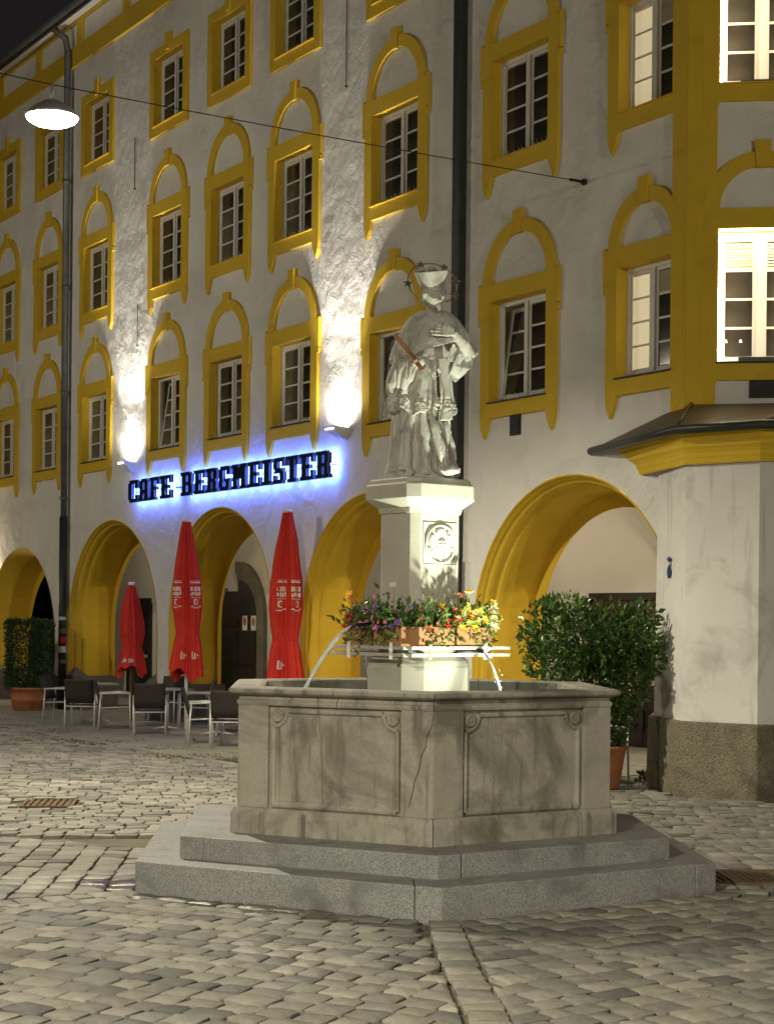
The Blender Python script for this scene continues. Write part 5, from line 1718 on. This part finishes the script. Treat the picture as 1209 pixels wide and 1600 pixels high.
# ------------------------------------------------------------------ closed parasols
def parasol(base, h, zf, prof, rot, label, pole_mat, n_pleat=15, marks=None):
    """prof = table (z fraction 0..1 of cloth from bottom, radius)"""
    o = empty('closed_parasol', base, rot, label=label, cat='parasol', group='closed red parasols of the cafe')
    L = h - zf
    def surf(a, t, off=0.0):
        r = interp(prof, t)
        tie = math.exp(-((t - 0.27) / 0.05) ** 2)
        am = (0.30 if t > 0.27 else 0.36) * (1 - 0.6 * tie) * (0.75 + 0.4 * math.sin(3 * a + 1))
        w = a * n_pleat / 2 + 0.5 * math.sin(3 * t) + 0.35 * math.sin(a * 2 + 1)
        k = 1 - am * abs(math.sin(w)) ** 0.8 + 0.04 * noise.noise(Vector((math.cos(a) * 2, math.sin(a) * 2, t * 6)))
        zz = zf + L * t
        if t < 0.06: zz += (0.10 * math.sin(a * 2 + 0.8) + 0.05 * math.sin(a * 5)) * (1 - t / 0.06)
        lean = 0.02 * math.sin(t * 5)
        return Vector(((r * k + off) * math.cos(a) + lean, (r * k + off) * math.sin(a), zz))
    n, mrows = 150, 48
    m = MB()
    m.loft([[surf(2 * math.pi * i / n, j / mrows) for i in range(n)] for j in range(mrows + 1)], True, False, True, True)
    cl = m.build('canopy', M['red'], o)
    m = MB(); m.lathe([(prof[-1][1] * 0.98, h - 0.01), (prof[-1][1] * 1.06, h + 0.02), (prof[-1][1] * 0.95, h + 0.055), (0.01, h + 0.06)], 20, (0, 0, 0)); m.build('cap', M['white'], o)
    m = MB(); m.tube([(0, 0, 0.0), (0, 0, h - 0.1)], 0.032, 12); m.build('pole', pole_mat, o)
    m = MB(); m.box(-0.4, 0.4, -0.4, 0.4, 0.012, 0.07); m.build('base_plate', M['slab'], o, bevel=0.01)
    # tie strap
    rt = [surf(2 * math.pi * i / n, 0.275, 0.008) for i in range(n)]
    m = MB(); m.loft([[p + Vector((0, 0, -0.02)) for p in rt], [p + Vector((0, 0, 0.02)) for p in rt]], True, False, False, True); m.build('strap', M['red'], o)
    # printed marks, following the cloth
    for mk in (marks or []):
        m = MB()
        for (a0, t0, a1, t1) in mk:
            na = max(2, int(abs(a1 - a0) / 0.06)); nt = max(2, int(abs(t1 - t0) / 0.01))
            grid = [[surf(a0 + (a1 - a0) * i / na, t0 + (t1 - t0) * j / nt, 0.006) for i in range(na + 1)] for j in range(nt + 1)]
            m.loft(grid, False, False, False, True)
        m.build('print', M['print'], cl)
    return o
def text_marks(txt, a, t, da, dt):
    out = []
    for k, ch in enumerate(txt):
        for r in GL.get(ch, GL['I']):
            out.append((a + (k + r[0] * 0.85) * da, t + r[1] * dt, a + (k + r[2] * 0.85) * da, t + r[3] * dt))
    return out
def crest(a):
    """bars above and below, a line of lettering and an emblem between"""
    out = [(a - 0.42, 0.595, a + 0.42, 0.602), (a - 0.42, 0.607, a + 0.42, 0.610)]
    out += text_marks('BEB', a - 0.40, 0.545, 0.27, 0.026)
    for k in range(6):
        out.append((a - 0.36 + k * 0.13, 0.512 + 0.006 * (k % 2), a - 0.27 + k * 0.13, 0.532 + 0.004 * (k % 3)))
    out += [(a - 0.36, 0.500, a + 0.36, 0.503), (a - 0.16, 0.455, a - 0.10, 0.49), (a + 0.08, 0.455, a + 0.14, 0.49), (a - 0.10, 0.484, a + 0.08, 0.492), (a - 0.10, 0.452, a + 0.08, 0.458)]
    out += [(a - 0.40, 0.440, a - 0.2, 0.446), (a - 0.2, 0.432, a + 0.2, 0.438), (a + 0.2, 0.440, a + 0.4, 0.446)]
    return out
def scrawl(a):
    return [(a - 0.22, 0.10, a - 0.16, 0.15), (a - 0.16, 0.10, a - 0.06, 0.108), (a - 0.10, 0.108, a - 0.05, 0.14), (a - 0.01, 0.10, a + 0.04, 0.155), (a - 0.03, 0.13, a + 0.09, 0.137), (a + 0.09, 0.10, a + 0.14, 0.135), (a + 0.14, 0.12, a + 0.24, 0.128)]
PROF = [(0.0, 0.345), (0.10, 0.31), (0.22, 0.255), (0.27, 0.215), (0.33, 0.25), (0.45, 0.29), (0.60, 0.275), (0.80, 0.195), (1.0, 0.085)]
def place(x, ybase): return ground(x, ybase)
p2 = place(291, 1146); p3 = place(446, 1158); p1 = place(205, 1133)
hz2 = lambda p, y: EYE - uv(605, y)[1] / FPX * p.y
parasol(p2, hz2(p2, 818), hz2(p2, 1056), [(t, r * 0.93) for t, r in PROF], 0.4, 'tall closed red parasol by the cafe tables, a crest printed mid-height', M['white'], marks=[crest(R(-70)), crest(R(-160)), scrawl(R(-70)), scrawl(R(-125))])
parasol(p3, hz2(p3, 802), hz2(p3, 1074), PROF, 2.1, 'tall closed red parasol nearest the fountain with knotted strap', M['white'], marks=[crest(R(-230)), crest(R(-165)), scrawl(R(-225))])
parasol(p1, hz2(p1, 918), hz2(p1, 1052), [(t, r * 0.85) for t, r in PROF], 1.0, 'short closed red parasol with lettered hem under the second arch', M['rust'], n_pleat=12, marks=[scrawl(R(-140)), scrawl(R(-175))])

# ------------------------------------------------------------------ chairs and tables
def chair():
    o = empty('cafe_armchair', (0, 0, 0))
    W, D = 0.27, 0.27
    fr = MB()
    def leg(sg, y, ztop, yt):
        m = MB(); m.tube([(sg * W, y, 0.0), (sg * W, yt, ztop)], 0.015, 8); m.build('leg', M['alu'], o)
    for sg in (-1, 1):
        leg(sg, -D, 0.65, -D + 0.02)
        leg(sg, D + 0.03, 0.65, D - 0.02)
        m = MB(); m.tube([(sg * W, -D + 0.02, 0.65), (sg * W, -0.05, 0.665), (sg * W, D + 0.01, 0.655)], [0.017, 0.02, 0.016], 8); m.build('armrest', M['alu'], o)
        fr.tube([(sg * W, -D + 0.01, 0.42), (sg * W, D, 0.40)], 0.012, 6)
    fr.tube([(-W, -D + 0.01, 0.42), (W, -D + 0.01, 0.42)], 0.012, 6).tube([(-W, D, 0.40), (W, D, 0.40)], 0.012, 6)
    fr.build('seat_frame', M['alu'], o)
    m = MB(); m.loft([[(x, y, 0.435 - 0.02 * math.cos(x / 0.25 * 1.4) + dz) for x, y in ((-0.25, yy), (-0.12, yy), (0, yy), (0.12, yy), (0.25, yy))] for yy, dz in ((-0.26, 0), (0, -0.005), (0.24, -0.01))], False, False, False, True)
    s_ = m.build('seat', M['rattan'], o)
    sm_ = s_.modifiers.new('t', 'SOLIDIFY'); sm_.thickness = 0.025
    m = MB(); m.loft([[(x, 0.25 + 0.13 * (z - 0.44) / 0.44 + 0.03 * (1 - (x / 0.26) ** 2), z) for x in (-0.265, -0.18, -0.09, 0, 0.09, 0.18, 0.265)] for z in (0.46, 0.6, 0.75, 0.86, 0.885)], False, False, False, True)
    b_ = m.build('backrest', M['rattan'], o)
    sm_ = b_.modifiers.new('t', 'SOLIDIFY'); sm_.thickness = 0.03
    return o
def table():
    o = empty('cafe_table', (0, 0, 0))
    MB().box(-0.35, 0.35, -0.35, 0.35, 0.72, 0.745).build('top', M['tabletop'], o, bevel=0.006)
    m = MB(); m.tube([(0, 0, 0.04), (0, 0, 0.72)], 0.03, 10); m.build('column', M['alu'], o)
    for k in range(4):
        a = R(45 + 90 * k)
        m = MB(); m.tube([(0, 0, 0.06), (0.15 * math.cos(a), 0.15 * math.sin(a), 0.045), (0.30 * math.cos(a), 0.30 * math.sin(a), 0.012)], [0.025, 0.02, 0.014], 6); m.build('foot', M['alu'], o)
    return o
C0, T0 = chair(), table()
# chair's front is local -y; rot turns it about z.  (pixel x, base y, facing angle, label)
chairs = [
    (99, 1131, R(80), 'rattan armchair facing right at the table beside the big terracotta tub'),
    (131, 1138, R(176), 'rattan armchair seen from behind at the table beside the big terracotta tub'),
    (181, 1141, R(98), 'rattan armchair in profile between the short parasol and the tub'),
    (235, 1149, R(186), 'rattan armchair seen from behind before the small square table'),
    (303, 1141, R(-80), 'rattan armchair in profile behind the white parasol pole'),
    (322, 1163, R(100), 'rattan armchair in profile in front of the white parasol pole'),
    (358, 1168, R(182), 'rattan armchair seen from behind, half hidden by the fountain'),
    (262, 1132, R(-20), 'rattan armchair facing the square behind the small square table'),
    (372, 1141, R(-80), 'rattan armchair in profile by the fountain corner'),
]
for i, (x, y, a, lab) in enumerate(chairs):
    o = C0 if i == 0 else copy_tree(C0)
    tag(o, lab, 'chair', 'rattan armchairs of the cafe terrace')
    p = ground(x, y); o.location = (p.x, p.y, 0.01); o.rotation_euler = (0, 0, a)
for i, (x, y, lab) in enumerate(((152, 1129, 'square cafe table beside the terracotta tub'), (262, 1142, 'small square cafe table between the two tall parasols'), (340, 1150, 'square cafe table behind the corner of the fountain'))):
    o = T0 if i == 0 else copy_tree(T0)
    tag(o, lab, 'table', 'tables of the cafe terrace')
    p = ground(x, y); o.location = (p.x, p.y, 0.01); o.rotation_euler = (0, 0, 0.4 + 0.2 * i)
# one more chair under the right-hand arch, behind the bush
o = copy_tree(C0); tag(o, 'metal-armed chair in the shade behind the bushy potted laurel', 'chair', 'rattan armchairs of the cafe terrace')
o.location = (2.72, 21.9, 0.01); o.rotation_euler = (0, 0, R(60))

# ------------------------------------------------------------------ potted plants
def pot(base, r0, r1, h, label, cat, rim=0.05):
    o = empty('potted_plant', base, 0, label=label, cat=cat)
    m = MB(); m.lathe([(r0 * 0.9, 0.0), (r0, 0.02), (r0 + (r1 - r0) * 0.4, h * 0.45), (r0 + (r1 - r0) * 0.42 + 0.012, h * 0.47), (r0 + (r1 - r0) * 0.46, h * 0.50), (r1 * 0.97, h - rim), (r1 * 1.05, h - rim + 0.005), (r1 * 1.06, h), (r1 * 0.92, h), (r1 * 0.90, h - 0.06)], 32, (0, 0, 0), cap1=False)
    m.build('pot', M['terracotta'], o)
    m = MB(); m.lathe([(r1 * 0.91, h - 0.05), (0.01, h - 0.03)], 24, (0, 0, 0), cap0=False, cap1=False); m.build('soil', M['soil'], o)
    return o
bb = ground(942, 1232)
bush = pot(bb, 0.20, 0.275, 0.52, 'spreading laurel bush in a terracotta pot right of the fountain', 'potted plant')
k_ = 2700.0 / bb.y
blobs = [(895, 1000, 62, 62), (855, 985, 40, 50), (940, 1000, 62, 58), (985, 995, 42, 45), (870, 1045, 52, 45), (930, 1060, 62, 55), (975, 1060, 45, 60), (945, 1110, 40, 45), (960, 1140, 22, 28), (830, 1000, 22, 18), (1012, 1012, 26, 20), (885, 950, 34, 22), (1000, 965, 30, 24), (1020, 1035, 18, 22)]
bl = [(at(x, y, bb.y), rx / k_, rz / k_) for x, y, rx, rz in blobs]
wts = [a[1] * a[2] for a in bl]
def bush_pt():
    c, rx, rz = random.choices(bl, wts)[0]
    d = Vector((random.gauss(0, 1), random.gauss(0, 1), random.gauss(0, 1))).normalized()
    r = random.uniform(0.35, 1.0) ** 0.55
    r *= 1 + 0.25 * noise.noise(c + d * 3)
    return c + Vector((d.x * rx, d.y * min(rx, 0.42), d.z * rz)) * r, d + Vector((0, -0.2, 0.3))
leaves('foliage', 5400, bush_pt, 0.09, M['leaf'], bush)
tw = MB()
root = Vector((bb.x, bb.y, 0.45))
for i in range(26):
    p, d = bush_pt()
    tw.tube([root + Vector((random.gauss(0, 0.04), random.gauss(0, 0.04), 0)), root.lerp(p, 0.5) + Vector((0, 0, 0.12)), p], [0.016, 0.010, 0.004], 5)
tw.build('branches', M['twig'], bush, ws=True)
def skirt_pt():
    a = random.uniform(0, 6.28); r = random.uniform(0.05, 0.3)
    return bb + Vector((r * math.cos(a), r * math.sin(a), random.uniform(0.5, 0.75))), Vector((math.cos(a), math.sin(a), 0.2))
leaves('underplanting', 500, skirt_pt, 0.05, M['flower_leaf'], bush)

hb = ground(46, 1110)
hedge = pot(hb, 0.33, 0.44, 0.50, 'clipped square hedge plant in a big terracotta tub by the downpipe', 'potted plant')
hw_, hd_, z0_, z1_ = 0.43, 0.36, 0.52, 1.92
def hedge_pt():
    ax = random.choice((0, 0, 1, 1, 2))
    q = [random.uniform(-1, 1) for _ in range(3)]
    q[ax] = random.choice((-1, 1)) * random.uniform(0.86, 1.03)
    if random.random() < 0.25: q[ax] *= random.uniform(0.4, 0.9)
    wob = 1 + 0.10 * noise.noise(Vector((q[0] * 2, q[1] * 2, q[2] * 3)))
    p = Vector((hb.x + q[0] * hw_ * wob, hb.y + q[1] * hd_ * wob, (z0_ + z1_) / 2 + q[2] * (z1_ - z0_) / 2 * wob))
    return p, Vector((q[0] if ax == 0 else 0, q[1] if ax == 1 else 0, q[2] if ax == 2 else 0.1))
leaves('foliage', 9500, hedge_pt, 0.062, M['hedge'], hedge)
m = MB(); m.tube([(hb.x, hb.y, 0.45), (hb.x, hb.y, 1.6)], [0.05, 0.02], 8); m.build('stem', M['twig'], hedge, ws=True)
tuft = ground(1012, 1222)
def tuft_pt():
    a = random.uniform(0, 6.28)
    return tuft + Vector((random.gauss(0, 0.07), random.gauss(0, 0.05), random.uniform(0, 0.10))), Vector((math.cos(a) * 0.5, math.sin(a) * 0.5, 0.8))
o = leaves('weeds', 160, tuft_pt, 0.07, M['flower_leaf'], None, ws=False)
tag(o, 'small tuft of weeds at the foot of the bay pier', 'weeds', kind='stuff')
